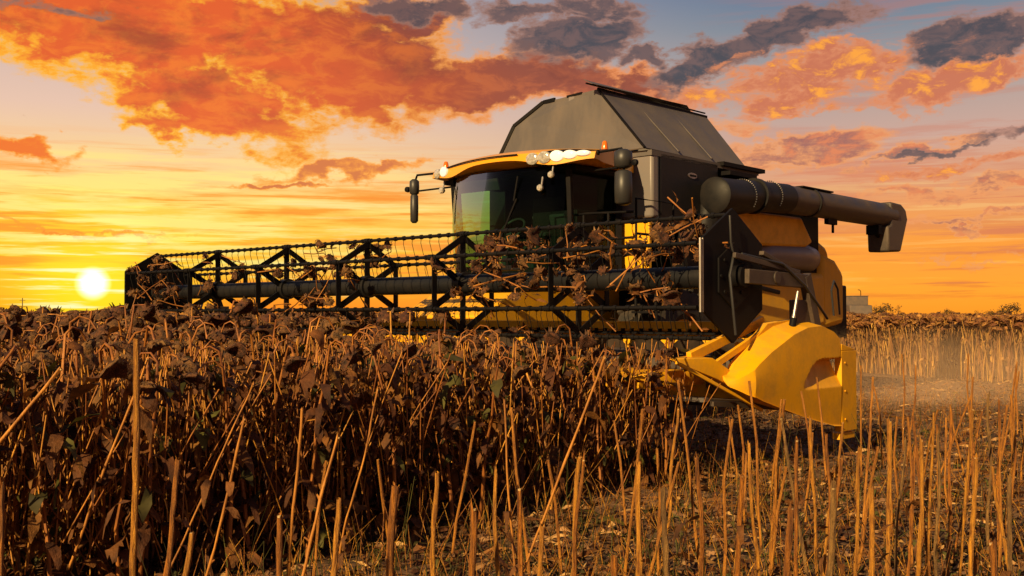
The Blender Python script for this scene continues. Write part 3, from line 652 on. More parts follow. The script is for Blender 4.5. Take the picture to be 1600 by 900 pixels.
for q in (.30, .62):
    a_, b_ = lerp(A['bfr'], A['btr'], q), lerp(A['tfr'], A['ttr'], q); rb_.bar((a_[0] + .012, a_[1], a_[2] + .04), (b_[0] + .012, b_[1], b_[2] - .04), .035, .016, up=(1, 0, .8))
for q in range(26):
    a_ = lerp(A['tfr'], A['ttr'], (q + .5) / 26); rb_.box((a_[0] + .045, a_[1], a_[2] - .05), (.014, .014, .014))
rb_.build('pressed_rib', M['tank'], tank, bevel=.004)
fl = MB()
fl.sheet([(.74, 3.82, 4.76), (.66, 6.4, 4.84), (.44, 6.95, 4.76), (.62, 4.0, 4.90), ][:3] + [(.60, 3.80, 4.84)], .012, (1, 0, .2))
fl.build('tank_flap', M['tank'], tank)
pl = MB(); pl.bar((.12, 4.05, 3.76), (.10, 4.16, 4.73), .12, .02, up=(0, -1, 0)); pl.bar((.38, 4.05, 3.76), (.36, 4.155, 4.73), .04, .02, up=(0, -1, 0)); pl.bar((-.22, 4.02, 3.78), (-.22, 4.12, 4.35), .025, .02, up=(0, -1, 0))
pl.build('tank_rib', M['panel_grey'], tank)
# --- cab
cab = MB()
cab.bb(-.95, 1.17, 2.75, 3.95, 1.85, 2.10)                 # floor pan
cab.bb(-.92, 1.16, 3.86, 3.95, 2.1, 3.45)                  # rear wall
cab.bar((-.93, 2.86, 2.0), (-.95, 2.74, 3.45), .09, .12); cab.bar((1.15, 2.86, 2.0), (1.18, 2.74, 3.45), .07, .08)
cab.bar((-.93, 3.86, 2.0), (-.93, 3.86, 3.45), .10, .10); cab.bar((1.16, 3.86, 2.0), (1.16, 3.86, 3.45), .10, .10)
cab.bar((-.93, 2.84, 2.12), (-.93, 4.0, 2.12), .06, .08); cab.bar((1.16, 2.84, 2.12), (1.16, 3.85, 2.12), .06, .08)
cab.bar((.2, 2.38, 2.05), (.2, 2.4, 2.12), .9, .05)
cab.bb(.15, .95, 3.2, 3.75, 2.1, 2.9); cab.bb(-.10, 1.1, 3.80, 3.855, 2.1, 3.4)
cab = cab.build('cab', M['black'], H, bevel=.012)
ws = MB(); P = []
NA, NZ = 18, 8
for j in range(NZ + 1):
    for i in range(NA + 1):
        t = i / NA * 2 - 1; z = 2.06 + 1.34 * j / NZ
        P.append((.11 + 1.04 * math.sin(t * 1.35) / math.sin(1.35), 2.80 - .42 * math.cos(t * 1.45) * (1 - .0 * j) + .10 * (j / NZ) * 0 - .06 * math.sin(j / NZ * 3.1), z))
ws.add(P, [(j * (NA + 1) + i, j * (NA + 1) + i + 1, (j + 1) * (NA + 1) + i + 1, (j + 1) * (NA + 1) + i) for j in range(NZ) for i in range(NA)])
ws.build('windshield', M['glass'], cab, smooth=60)
for a in (-.94, 1.165):
    w = MB(); w.add([(a, 2.80, 2.16), (a, 3.82, 2.16), (a, 3.82, 3.42), (a, 2.74, 3.42)], [(0, 1, 2, 3)]); w.build('side_window', M['glass'], cab)
st_ = MB(); st_.box((.05, 3.35, 2.42), (.55, .5, .16)); st_.box((.05, 3.64, 2.80), (.52, .14, .72), (-.12, 0, 0)); st_.box((.05, 3.35, 2.22), (.3, .3, .26)); st_.box((.44, 3.3, 2.58), (.12, .5, .08)); st_.box((.62, 3.2, 2.75), (.28, .06, .22), (.3, 0, 0))
st_.build('seat', M['fabric'], cab, bevel=.04)
sw = MB(); sw.bar((.05, 2.72, 2.1), (.05, 2.86, 2.62), .09, .09)
sw.tube([(.05 + .2 * math.cos(k * .349), 2.88 + .13 * math.sin(k * .349), 2.66 + .15 * math.sin(k * .349)) for k in range(19)], .016, 8)
sw.bar((-.15, 2.88, 2.66), (.25, 2.88, 2.66), .03, .02); sw.build('steering_wheel', M['greyplastic'], cab)
wp = MB(); wp.tube([(.55, 2.36, 2.98), (.62, 2.36, 3.3)], .012, 6); wp.bar((.25, 2.34, 2.35), (.6, 2.36, 3.0), .02, .02); wp.build('wiper', M['black'], cab)
sv_ = MB(); sv_.box((-.35, 2.60, 3.27), (.8, .02, .16), (.35, 0, 0)); sv_.build('sun_visor', M['greyplastic'], cab)
# roof: a curved visor wider than the cab, thick lip at the front
rf = MB(); NI, NJ = 30, 10; P = []
def roof_front(t): return 2.62 - .34 * math.cos(t * 1.5)            # r of front edge
for layer_ in (0, 1):
    for j in range(NJ + 1):
        for i in range(NI + 1):
            t = i / NI * 2 - 1; k = j / NJ
            a = .22 + t * (1.50 - .34 * k ** 1.3); r = roof_front(t) + (3.92 - roof_front(t)) * k
            top = 3.63 + .12 * math.sin(min(1, k * 1.7 + .0) * 1.57) * (1 - .45 * t * t) - .05 * t * t
            bot = 3.45 + .05 * math.cos(t * 1.57) - (.0 if k < .15 else .02)
            # lamp pods swell the lip on both sides
            pod = math.exp(-((abs(t) - .62) / .24) ** 2) * max(0, 1 - k * 6)
            z = top - .01 * (1 - k) if layer_ == 0 else bot - .10 * pod
            if j == 0: z = (top - .035) if layer_ == 0 else bot - .085 * pod + .015; r -= .0
            if layer_ == 0 and j == 0: r += .03
            P.append((a, r, z))
q = (NI + 1) * (NJ + 1)
F_ = [(j * (NI + 1) + i, j * (NI + 1) + i + 1, (j + 1) * (NI + 1) + i + 1, (j + 1) * (NI + 1) + i) for j in range(NJ) for i in range(NI)]
F_ += [tuple(q + x for x in f[::-1]) for f in F_]
F_ += [(i, q + i, q + i + 1, i + 1) for i in range(NI)] + [(NJ * (NI + 1) + i + 1, q + NJ * (NI + 1) + i + 1, q + NJ * (NI + 1) + i, NJ * (NI + 1) + i) for i in range(NI)]
F_ += [((j + 1) * (NI + 1), q + (j + 1) * (NI + 1), q + j * (NI + 1), j * (NI + 1)) for j in range(NJ)] + [(j * (NI + 1) + NI, q + j * (NI + 1) + NI, q + (j + 1) * (NI + 1) + NI, (j + 1) * (NI + 1) + NI) for j in range(NJ)]
rf.add(P, F_); roof = rf.build('cab_roof', M['roof_yellow'], H, smooth=40)
ul = MB(); ul.bb(-1.15, 1.32, 2.72, 3.9, 3.36, 3.425); ul.build('roof_lining', M['black'], roof)
# black groove line along the lip
gr = MB(); gr.tube([(.22 + t * 1.44, roof_front(t) - .004, 3.585 - .05 * t * t) for t in np.linspace(-.98, .3, 24)], .009, 6); gr.build('lip_groove', M['black'], roof)
def lamp_row(a0, a1, n_, mats_):
    for k in range(n_):
        a = a0 + (a1 - a0) * (k + .5) / n_; t = (a - .22) / 1.5; w = abs(a1 - a0) / n_ * .52
        l = MB(); hgt = (.078, .080, .072, .055, .035)[k] if n_ == 5 else .07
        y0 = roof_front(t) - .012
        l.lathe([(.001, -.016), (.5, -.015), (.85, -.008), (1.0, .0), (1.0, .04)], (0, 0, 0), 'y', 24)
        l.v = [(a + x * w, y0 + y + .0 * x + (x * w) * (roof_front(t + .02) - roof_front(t - .02)) / (.04 * 1.5), 3.50 + z * hgt + .045 * (a - a0)) for x, y, z in l.v]
        l.build('headlight', mats_[k], roof)
pd = MB(); pd.tube([(.76 + .96 * k / 12, roof_front((.54 + .96 * k / 12) / 1.5) + .10, 3.50 + .045 * (.96 * k / 12)) for k in range(13)], [.03 + .068 * math.sin(math.pi * min(1, (k + .6) / 13) ** .7) for k in range(13)], 12); pd.build('lamp_pod', M['black'], roof)
lamp_row(.80, 1.66, 5, [M['lens'], M['lens'], M['lit'], M['lit'], M['lit']])
lamp_row(-1.20, -.82, 2, [M['lens'], M['lit']])
def beacon(a, r, z):
    b = MB(); b.lathe([(.001, .115), (.022, .11), (.034, .085), (.042, .03), (.045, .0), (.001, 0)], (a, r, z), 'z', 18); b.build('beacon', M['amber'], roof)
beacon(1.62, 2.95, 3.62); beacon(-1.15, 2.75, 3.60)
for a, r, z in ((1.15, 2.42, 3.28), (.98, 2.40, 3.12), (-1.10, 2.62, 3.27)):
    b = MB(); b.lathe([(.001, -.035), (.035, -.032), (.046, -.015), (.042, .02), (.02, .05), (.001, .055)], (a, r, z), 'y', 18); b.bar((a, r + .02, z), (a, r + .05, z + .15), .015, .015)
    b.build('work_light', M['lens'], roof)
# --- mirrors
def mirror(a0, a1, r, sx):
    m = MB(); m.tube([(a0, r + .1, 3.48), (a0 + sx * .12, r, 3.55), (a1 - sx * .04, r, 3.56), (a1, r, 3.48)], .017, 8); m.tube([(a0, r + .1, 3.34), (a1, r, 3.32)], .014, 8)
    m.tube([(a1, r, 3.50), (a1, r, 2.95)], .014, 8); m.tube([(a1, r, 3.36), (a1 + sx * .16, r, 3.36)], .013, 8); m.lathe([(.001, -.03), (.04, -.02), (.045, .02), (.001, .03)], (a1 + sx * .17, r - .01, 3.36), 'y', 12)
    mm = m.build('mirror', M['black'], H)
    h = MB(); 
    def hous(zc_, hh, ww):
        h.tube([(a1, r - .02, zc_ - hh), (a1, r - .02, zc_ - hh + .03), (a1, r - .02, zc_), (a1, r - .02, zc_ + hh - .03), (a1, r - .02, zc_ + hh)], [ww * .5, ww * .95, ww, ww * .95, ww * .5], 16)
    hous(3.38 if sx < 0 else 3.42, .12, .075 if sx < 0 else .12); hous(3.06, .22, .062 if sx < 0 else .115)
    h.build('housing', M['greyplastic'], mm, smooth=60)
mirror(-1.05, -1.78, 2.72, -1); mirror(1.55, 2.10, 2.72, 1)

# ================================================================== sunflowers
rs = random.Random(11)
def leaf(mb, p, dirv, ln, wd, droop, crumple, rg):
    """a withered leaf: a folded, hanging strip"""
    d = Vector(dirv).normalized(); n_ = 5; up = Vector((0, 0, 1)); side = d.cross(up).normalized(); pts = []; q = Vector(p)
    for i in range(n_ + 1):
        t = i / n_; w = wd * math.sin(math.pi * (0.12 + .85 * t)) ; tw = rg.uniform(-crumple, crumple)
        s_ = (side * math.cos(tw) + up * math.sin(tw)) * w
        fold = (d * .3 - up * .2) * (w * rg.uniform(-.7, .9))
        pts += [q + s_, q + fold, q - s_]
        st = (d * (1 - t * droop) - up * (droop * t * 1.3 + .12)).normalized() * (ln / n_)
        q = q + st + Vector((rg.uniform(-1, 1), rg.uniform(-1, 1), rg.uniform(-1, 1))) * ln * .04
    mb.add(pts, [(i * 3 + j, i * 3 + j + 1, i * 3 + 4 + j, i * 3 + 3 + j) for i in range(n_) for j in range(2)])
def head(mb, c, nrm, rad, rg):
    """drooping seed head: thick cupped disc with a ragged rim; material 0 disc, 1 bracts"""
    nrm = Vector(nrm).normalized(); x = nrm.orthogonal().normalized(); y = nrm.cross(x); c = Vector(c); n_ = 14
    prof = [(0.12, -.42), (.5, -.50), (.9, -.26), (1.0, .02), (.82, .16), (.4, .10), (0.02, .06)]
    ph = [rg.uniform(.72, 1.2) for _ in range(n_)]; vs = []
    wob = rg.uniform(.25, .55)
    for k, (r, h) in enumerate(prof):
        for i in range(n_):
            a = 2 * math.pi * i / n_; q = r * rad * ph[i]
            vs.append(c + x * (q * math.cos(a)) + y * (q * math.sin(a)) + nrm * (h * rad + wob * q * math.cos(a) * math.cos(a) * r))
    mb.m = 0; mb.add(vs, [(k * n_ + i, k * n_ + (i + 1) % n_, (k + 1) * n_ + (i + 1) % n_, (k + 1) * n_ + i) for k in range(len(prof) - 1) for i in range(n_)])
    mb.m = 1
    for i in range(18):
        a = 2 * math.pi * (i + rg.random() * .8) / 18; dv = x * math.cos(a) + y * math.sin(a)
        p = c + dv * rad * .9 - nrm * rad * .1; s_ = (dv.cross(nrm)) * rad * .16; tip = p + dv * rad * rg.uniform(.1, .5) + nrm * rad * rg.uniform(-.5, .5)
        mb.add([p + s_, p - s_, tip - s_ * .2, tip + s_ * .2], [(0, 1, 2, 3)])
def sunflower_meshes(rg, hgt, lean, nleaf, rad, lod=0):
    az = rg.uniform(0, 6.28); ld_ = Vector((math.cos(az), math.sin(az), 0))
    pts = []
    for i in range(7):
        t = i / 6; pts.append(ld_ * (lean * t * t * hgt) + Vector((rg.uniform(-.012, .012), rg.uniform(-.012, .012), hgt * t)))
    haz = az + rg.uniform(-1, 1); hd = Vector((math.cos(haz), math.sin(haz), 0))
    top = pts[-1]; hook = [top + hd * .05 + Vector((0, 0, .035)), top + hd * .11 + Vector((0, 0, .02)), top + hd * .15 + Vector((0, 0, -.04))]
    s = MB(); s.tube(pts + hook, [.0135, .013, .012, .011, .010, .0085, .007, .006, .006, .007], 6)
    l = MB()
    for i in range(nleaf):
        z = hgt * rg.uniform(.12, .97); a = rg.uniform(0, 6.28); t = z / hgt
        p = ld_ * (lean * t * t * hgt) + Vector((0, 0, z)); dv = Vector((math.cos(a), math.sin(a), 0))
        l.m = 1 if rg.random() < .16 else 0
        leaf(l, p + dv * .01, dv, rg.uniform(.12, .30), rg.uniform(.02, .055), rg.uniform(.6, 1.3), 1.2, rg)
        if rg.random() < .5: s.tube([p, p + dv * rg.uniform(.04, .10) - Vector((0, 0, .02))], .003, 4)
    h = MB(); head(h, hook[-1] + Vector((hd.x * .02, hd.y * .02, -.03)), hd * rg.uniform(.2, 1.1) + Vector((rg.uniform(-.3, .3), rg.uniform(-.3, .3), -.75)), rad, rg)
    return s, l, h
VAR = []
for k in range(14):
    rg = random.Random(100 + k)
    s, l, h = sunflower_meshes(rg, rg.uniform(1.16, 1.36), rg.uniform(.0, .22) if k % 4 else .42, rg.randint(9, 15), rg.uniform(.046, .082))
    VAR.append((s, l, h, s.mesh('stem', M['stalk'], 60), l.mesh('leaves', [M['leaf'], M['leafgreen']], 180), h.mesh('seed_head', [M['head'], M['bract']], 50)))
def edge_side(x, y):      # metres inside the uncut crop, measured from the cut edge (negative = in the stubble)
    a, r = toloc(x, y); return 4.95 - a
def in_crop(x, y, jitter=0.0):
    a, r = toloc(x, y)
    if a > 4.95 + jitter: return False
    if -5.3 < a and r > -.20: return False      # header and harvester, and the swath behind it
    return True
protos = []
for k, v in enumerate(VAR):
    protos.append(v)
def put_plant(name, v, loc, rot, scl, label, cat, group):
    o = empty(name, loc, rot); o.scale = (scl,) * 3; tag(o, label, cat, group)
    for nm, me in (('stem', v[3]), ('leaves', v[4]), ('seed_head', v[5])):
        c = bpy.data.objects.new(nm, me); COL.objects.link(c); c.parent = o
        if nm == 'leaves': c['kind'] = 'stuff'
    return o
# sow plants on rows running with the harvester's travel
cand = []
for ia in range(-260, 60):
    a = ia * .38
    for ir in range(-120, 420):
        r = ir * .25 + rs.uniform(-.10, .10); aa = a + rs.uniform(-.09, .09)
        p = W(aa, r)
        if p.y < 3.5 or p.y > 62 or abs(p.x) > p.y * .56 + 1.0: continue
        if not in_crop(p.x, p.y): continue
        if rs.random() < .06: continue
        cand.append((p.length, p.x, p.y))
cand.sort()
near = cand[:285]; rest = cand[285:]
for d, x, y in near:
    v = rs.choice(VAR)
    put_plant('sunflower', v, (x, y, 0), (rs.gauss(0, .07), rs.gauss(0, .07), rs.uniform(0, 6.28)), rs.uniform(.88, 1.07) * (.94 if d < 6 else 1.0) * (.93 if toloc(x, y)[0] > .8 and toloc(x, y)[1] > -3.0 else 1.0),
              ('dry brown sunflower standing right in front of the cutter bar under the reel' if toloc(x, y)[1] > -1.6 else
               'dry brown sunflower at the ragged near edge of the uncut crop beside the stubble' if toloc(x, y)[0] > 4.2 else
               'dry brown sunflower in the dark dense crop nearest the camera at the lower left' if d < 5.6 and x < -.8 else
               'dry brown sunflower with drooping seed head inside the uncut crop before the harvester'), 'sunflower', 'ripe sunflowers standing in the uncut crop')
# the rest of the crop: one mass
def to_np(mb, quadmats):
    fs = [f if len(f) == 4 else None for f in mb.f]; Q = []; I = []
    for f, mi in zip(mb.f, mb.mi):
        if len(f) == 4: Q.append(f); I.append(quadmats[mi])
        elif len(f) > 4:
            for k in range(1, len(f) - 1, 2): Q.append((f[0], f[k], f[k + 1], f[min(k + 2, len(f) - 1)])) if k + 2 < len(f) else Q.append((f[0], f[k], f[k + 1], f[k + 1]))
            I += [quadmats[mi]] * len(range(1, len(f) - 1, 2))
    ok = [i for i, q in enumerate(Q) if len(set(q)) == 4]
    return np.array(mb.v), np.array([Q[i] for i in ok]), np.array([I[i] for i in ok])
def simple_plant(rg, hgt, nleaf, rad, n_=4):
    s = MB(); az = rg.uniform(0, 6.28); ld_ = Vector((math.cos(az), math.sin(az), 0)); lean = rg.uniform(0, .25)
    pts = [ld_ * (lean * t * t * hgt) + Vector((0, 0, hgt * t)) for t in (0, .4, .75, 1)]
    top = pts[-1] + ld_ * .1 + Vector((0, 0, .0)); s.tube(pts + [top], [.013, .012, .010, .009, .008], n_, cap=False)
    l = MB()
    for i in range(nleaf):
        z = hgt * rg.uniform(.3, .97); a = rg.uniform(0, 6.28); t = z / hgt
        dv = Vector((math.cos(a), math.sin(a), 0)); leaf(l, ld_ * (lean * t * t * hgt) + Vector((0, 0, z)), dv, rg.uniform(.12, .26), rg.uniform(.02, .05), 1.0, 1.2, rg)
    h = MB(); head(h, top + Vector((0, 0, -.05)), ld_ * .5 + Vector((0, 0, -.85)), rad, rg)
    out = []
    for mb, qm in ((s, {0: 0}), (l, {0: 1}), (h, {0: 2, 1: 3})):
        v, f, i = to_np(mb, qm); out.append((v, f, i))
    Vv = np.concatenate([o[0] for o in out]); off = np.cumsum([0] + [len(o[0]) for o in out])
    Ff = np.concatenate([o[1] + off[k] for k, o in enumerate(out)]); Ii = np.concatenate([o[2] for o in out])
    return Vv, Ff, Ii
def scatter(name, plants, places, mats, smin, smax, seed, tilt=.06):
    rg = np.random.RandomState(seed); Vs, Fs, Is = [], [], []; off = 0
    for x, y in places:
        v, f, i = plants[rg.randint(len(plants))]; a = rg.uniform(0, 6.283); s = rg.uniform(smin, smax)
        c, sn = math.cos(a), math.sin(a); tx, ty = rg.normal(0, tilt, 2)
        q = np.empty_like(v); q[:, 0] = (v[:, 0] * c - v[:, 1] * sn) * s + v[:, 2] * tx + x; q[:, 1] = (v[:, 0] * sn + v[:, 1] * c) * s + v[:, 2] * ty + y; q[:, 2] = v[:, 2] * s
        Vs.append(q); Fs.append(f + off); Is.append(i); off += len(v)
    me = npmesh(name, np.concatenate(Vs), np.concatenate(Fs), np.concatenate(Is), mats)
    o = bpy.data.objects.new(name, me); COL.objects.link(o); return o
sp1 = [simple_plant(random.Random(40 + k), 1.2 + .03 * k, 5, .10) for k in range(8)]
o = scatter('sunflower_crop', sp1, [(x, y) for d, x, y in rest if d < 34] + [(x, y) for d, x, y in rest if d >= 34][::2],
            [M['stalk'], M['leaf'], M['head'], M['bract']], .92, 1.14, 5)
tag(o, 'mass of dry brown sunflowers filling the field beyond the nearest plants', 'sunflower crop', kind='stuff')
# far block of crop on the right, past the cut swath
right_places = []
rr2 = random.Random(9)
def right_front(x): return 22.0 + (10.7 - x) * 2.6          # near edge of the far block
for k in range(5200):
    y = 20 + 34 * rr2.random() ** 1.5; x = rr2.uniform(.17, .60) * y
    if y > right_front(x) and x > .3 * y: right_places.append((x, y))
for k in range(700):
    x = rr2.uniform(6.5, 16.5); right_places.append((x, right_front(x) + rr2.uniform(0, 1.2)))
sp2_ = [simple_plant(random.Random(70 + k), 1.25 + .03 * k, 1, .085) for k in range(6)]
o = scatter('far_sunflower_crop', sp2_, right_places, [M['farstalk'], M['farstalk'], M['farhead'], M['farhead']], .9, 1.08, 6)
tag(o, 'far stand of pale sunflower stalks on the right, beyond the cut ground', 'sunflower crop', kind='stuff')
# canopy of the crop far away, to the horizon
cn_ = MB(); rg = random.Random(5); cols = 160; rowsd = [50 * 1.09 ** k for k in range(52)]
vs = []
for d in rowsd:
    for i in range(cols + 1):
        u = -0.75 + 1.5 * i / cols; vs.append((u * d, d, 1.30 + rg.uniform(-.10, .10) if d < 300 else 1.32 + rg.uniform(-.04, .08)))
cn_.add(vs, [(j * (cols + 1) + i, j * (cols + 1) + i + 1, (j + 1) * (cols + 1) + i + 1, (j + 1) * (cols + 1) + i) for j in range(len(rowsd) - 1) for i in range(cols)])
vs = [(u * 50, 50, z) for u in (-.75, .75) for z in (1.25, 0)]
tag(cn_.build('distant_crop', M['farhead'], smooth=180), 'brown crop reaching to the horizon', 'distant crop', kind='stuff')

# tangled dead leaves and broken stems between the near plants
rg = random.Random(21); tg = MB()
cnt = 0
while cnt < 9500:
    y = 3.3 + 14 * rg.random() ** 1.3; x = rg.uniform(-.56, .35) * y
    if not in_crop(x, y): continue
    es = edge_side(x, y)
    z = rg.random() ** .9 * 1.15; a = rg.uniform(0, 6.28); dv = Vector((math.cos(a), math.sin(a), rg.uniform(-.6, .3)))
    tg.m = 1 if rg.random() < .12 else 0
    leaf(tg, (x, y, z), dv, rg.uniform(.08, .28), rg.uniform(.014, .055), rg.uniform(.3, 1.3), 1.4, rg)
    if rg.random() < .50:
        tg.m = 2; L_ = min(rg.uniform(.3, .95), max(.15, 1.26 - z * .6)); dd = Vector((rg.gauss(0, .22), rg.gauss(0, .22), rg.uniform(.6, 1))).normalized() * L_
        tg.tube([(x, y, z * .6), Vector((x, y, z * .6)) + dd * .5 + Vector((0, 0, .02)), Vector((x, y, z * .6)) + dd], .004, 4, cap=False)
    cnt += 1
tag(tg.build('dry_undergrowth', [M['leaf'], M['leafgreen'], M['stalk']], smooth=180), 'tangle of dead leaves and thin stems between the sunflower stalks', 'undergrowth', kind='stuff')

# chopped straw and leaf scraps on the ground
rg = random.Random(31); lt = MB()
for k in range(38000):
    y = 2.2 + 22 * rg.random() ** 1.5; x = rg.uniform(-.6, .62) * y
    if rg.random() < .5 and in_crop(x, y): continue
    z = rg.uniform(.01, .05); a = rg.uniform(0, 6.28); ln = rg.uniform(.015, .075) if rg.random() < .62 else rg.uniform(.08, .26); w = rg.uniform(.005, .022) if ln < .08 else rg.uniform(.003, .007)
    d = Vector((math.cos(a), math.sin(a), rg.uniform(-.15, .35))) * ln; s_ = Vector((-math.sin(a), math.cos(a), rg.uniform(-.6, .6))) * w
    p = Vector((x, y, z)); lt.m = 1 if rg.random() < .62 else (2 if rg.random() < .14 else 0)
    lt.add([p - s_, p + s_, p + d * .5 + s_ + Vector((0, 0, rg.uniform(0, .03))), p + d * .5 - s_, p + d + s_ * .3, p + d - s_ * .3], [(0, 1, 2, 3), (3, 2, 4, 5)])
tag(lt.build('chopped_straw', [M['straw'], M['leaf'], M['leafgreen']], smooth=180), 'chopped straw and leaf scraps littering the cut ground', 'straw litter', kind='stuff')
rg = random.Random(35); gs_ = MB()
for k in range(7600):
    y = 2.4 + 17 * rg.random() ** 1.25; x = rg.uniform(-.35, .6) * y
    if in_crop(x, y) and rg.random() < .7: continue
    hgt = rg.uniform(.05, .34) * (1.0 if rg.random() < .8 else 1.6); lx, ly = rg.gauss(0, .35) * hgt, rg.gauss(0, .35) * hgt; w = rg.uniform(.0015, .0042)
    gs_.m = 0 if rg.random() < .72 else 1
    gs_.tube([(x, y, -.01), (x + lx * .4, y + ly * .4, hgt * .5), (x + lx, y + ly, hgt)], [w, w * .9, w * .5], 3, cap=False)
tag(gs_.build('standing_straw', [M['cut'], M['leafgreen']], smooth=180), 'short broken straws sticking up from the cut ground', 'straw', kind='stuff')
cd_ = MB(); rg = random.Random(36)
for k in range(5000):
    y = 2.3 + 10 * rg.random() ** 1.4; x = rg.uniform(-.55, .6) * y; r_ = rg.uniform(.008, .035); a0 = rg.uniform(0, 6)
    ring = [[(x + math.cos(a0 + q * 1.256) * r_ * w_ * rg.uniform(.7, 1.25), y + math.sin(a0 + q * 1.256) * r_ * w_ * rg.uniform(.7, 1.25), z_ * r_) for q in range(5)] for w_, z_ in ((1, 0), (1.05, .5), (.5, 1.0))]
    cd_.add([p for r in ring for p in r], [(l * 5 + q, l * 5 + (q + 1) % 5, l * 5 + 5 + (q + 1) % 5, l * 5 + 5 + q) for l in range(2) for q in range(5)] + [tuple(range(10, 15))])
tag(cd_.build('soil_clods', M['soil'], smooth=180), 'small clods of dry brown soil', 'soil clods', kind='stuff')
# small weeds
rg = random.Random(33); wd = MB()
for k in range(800):
    y = 2.6 + 11 * rg.random() ** 1.3; x = rg.uniform(-.3, .55) * y
    for q in range(rg.randint(4, 9)):
        a = rg.uniform(0, 6.28); leaf(wd, (x + rg.gauss(0, .03), y + rg.gauss(0, .03), .01), (math.cos(a), math.sin(a), rg.uniform(.6, 2)), rg.uniform(.05, .16), rg.uniform(.004, .014), .6, .5, rg)
tag(wd.build('weeds', M['leafgreen'], smooth=180), 'small green and brown weeds growing between the stubble', 'weeds', kind='stuff')

# ---- cut stalks standing in the foreground
def cut_stalk(base, top, rad, label, group=None, whole=False, sd=0):
    rg = random.Random(sd); b = Vector(base); t = Vector(top); L_ = (t - b).length
    o = empty('cut_stalk', b); tag(o, label, 'cut stalk', group)
    s = MB(); P = []; RRs = []
    n_ = 22; joints = [rg.randint(2, 20) for _ in range(4)]; kx, ky = rg.uniform(-.012, .012), rg.uniform(-.01, .01)
    for i in range(n_ + 1):
        k = i / n_; P.append((t - b) * k + Vector((kx * math.sin(k * 9 + sd) + .006 * rg.uniform(-.3, .3), ky * math.cos(k * 7 + sd), 0)) * math.sin(math.pi * k) ** .5)
        RRs.append(rad * (1.15 - .28 * k) * (1 + (.22 if i in joints else 0) + rg.uniform(-.06, .06)))
    s.tube(P, RRs, 8, cap=False)
    for q in range(8):      # torn rim
        v_ = s.v[n_ * 8 + q]; s.v[n_ * 8 + q] = (v_[0], v_[1], v_[2] + rg.uniform(-.004, .022) * (1.6 if rg.random() < .3 else .6))
    for i in joints[:3]:     # leaf scars
        a = rg.uniform(0, 6.28); s.tube([P[i], P[i] + Vector((math.cos(a) * (rad + .012), math.sin(a) * (rad + .012), .012))], [.004, .002], 5)

    s.build('stalk', M['stalk' if whole else ('cut', 'cut_orange', 'cut', 'cut_grey', 'cut_orange')[sd % 5]], o, smooth=60)
    c = MB(); dn = (P[-1] - P[-2]).normalized(); c.tube([P[-1] - dn * .001, P[-1] + dn * .004], rad * .72, 9); c.build('pith', M['pith'], o)
    if whole or rg.random() < .75:
        for q in range(rg.randint(4, 7) if whole else rg.randint(1, 3)):
            lf = MB(); k = rg.uniform(.15, .85); a = rg.uniform(0, 6.28); leaf(lf, (t - b) * k, (math.cos(a), math.sin(a), 0), rg.uniform(.06, .16), rg.uniform(.008, .022), 1.2, 1.2, rg)
            lf.build('withered_leaf', M['leaf'], o, smooth=180)
    return o
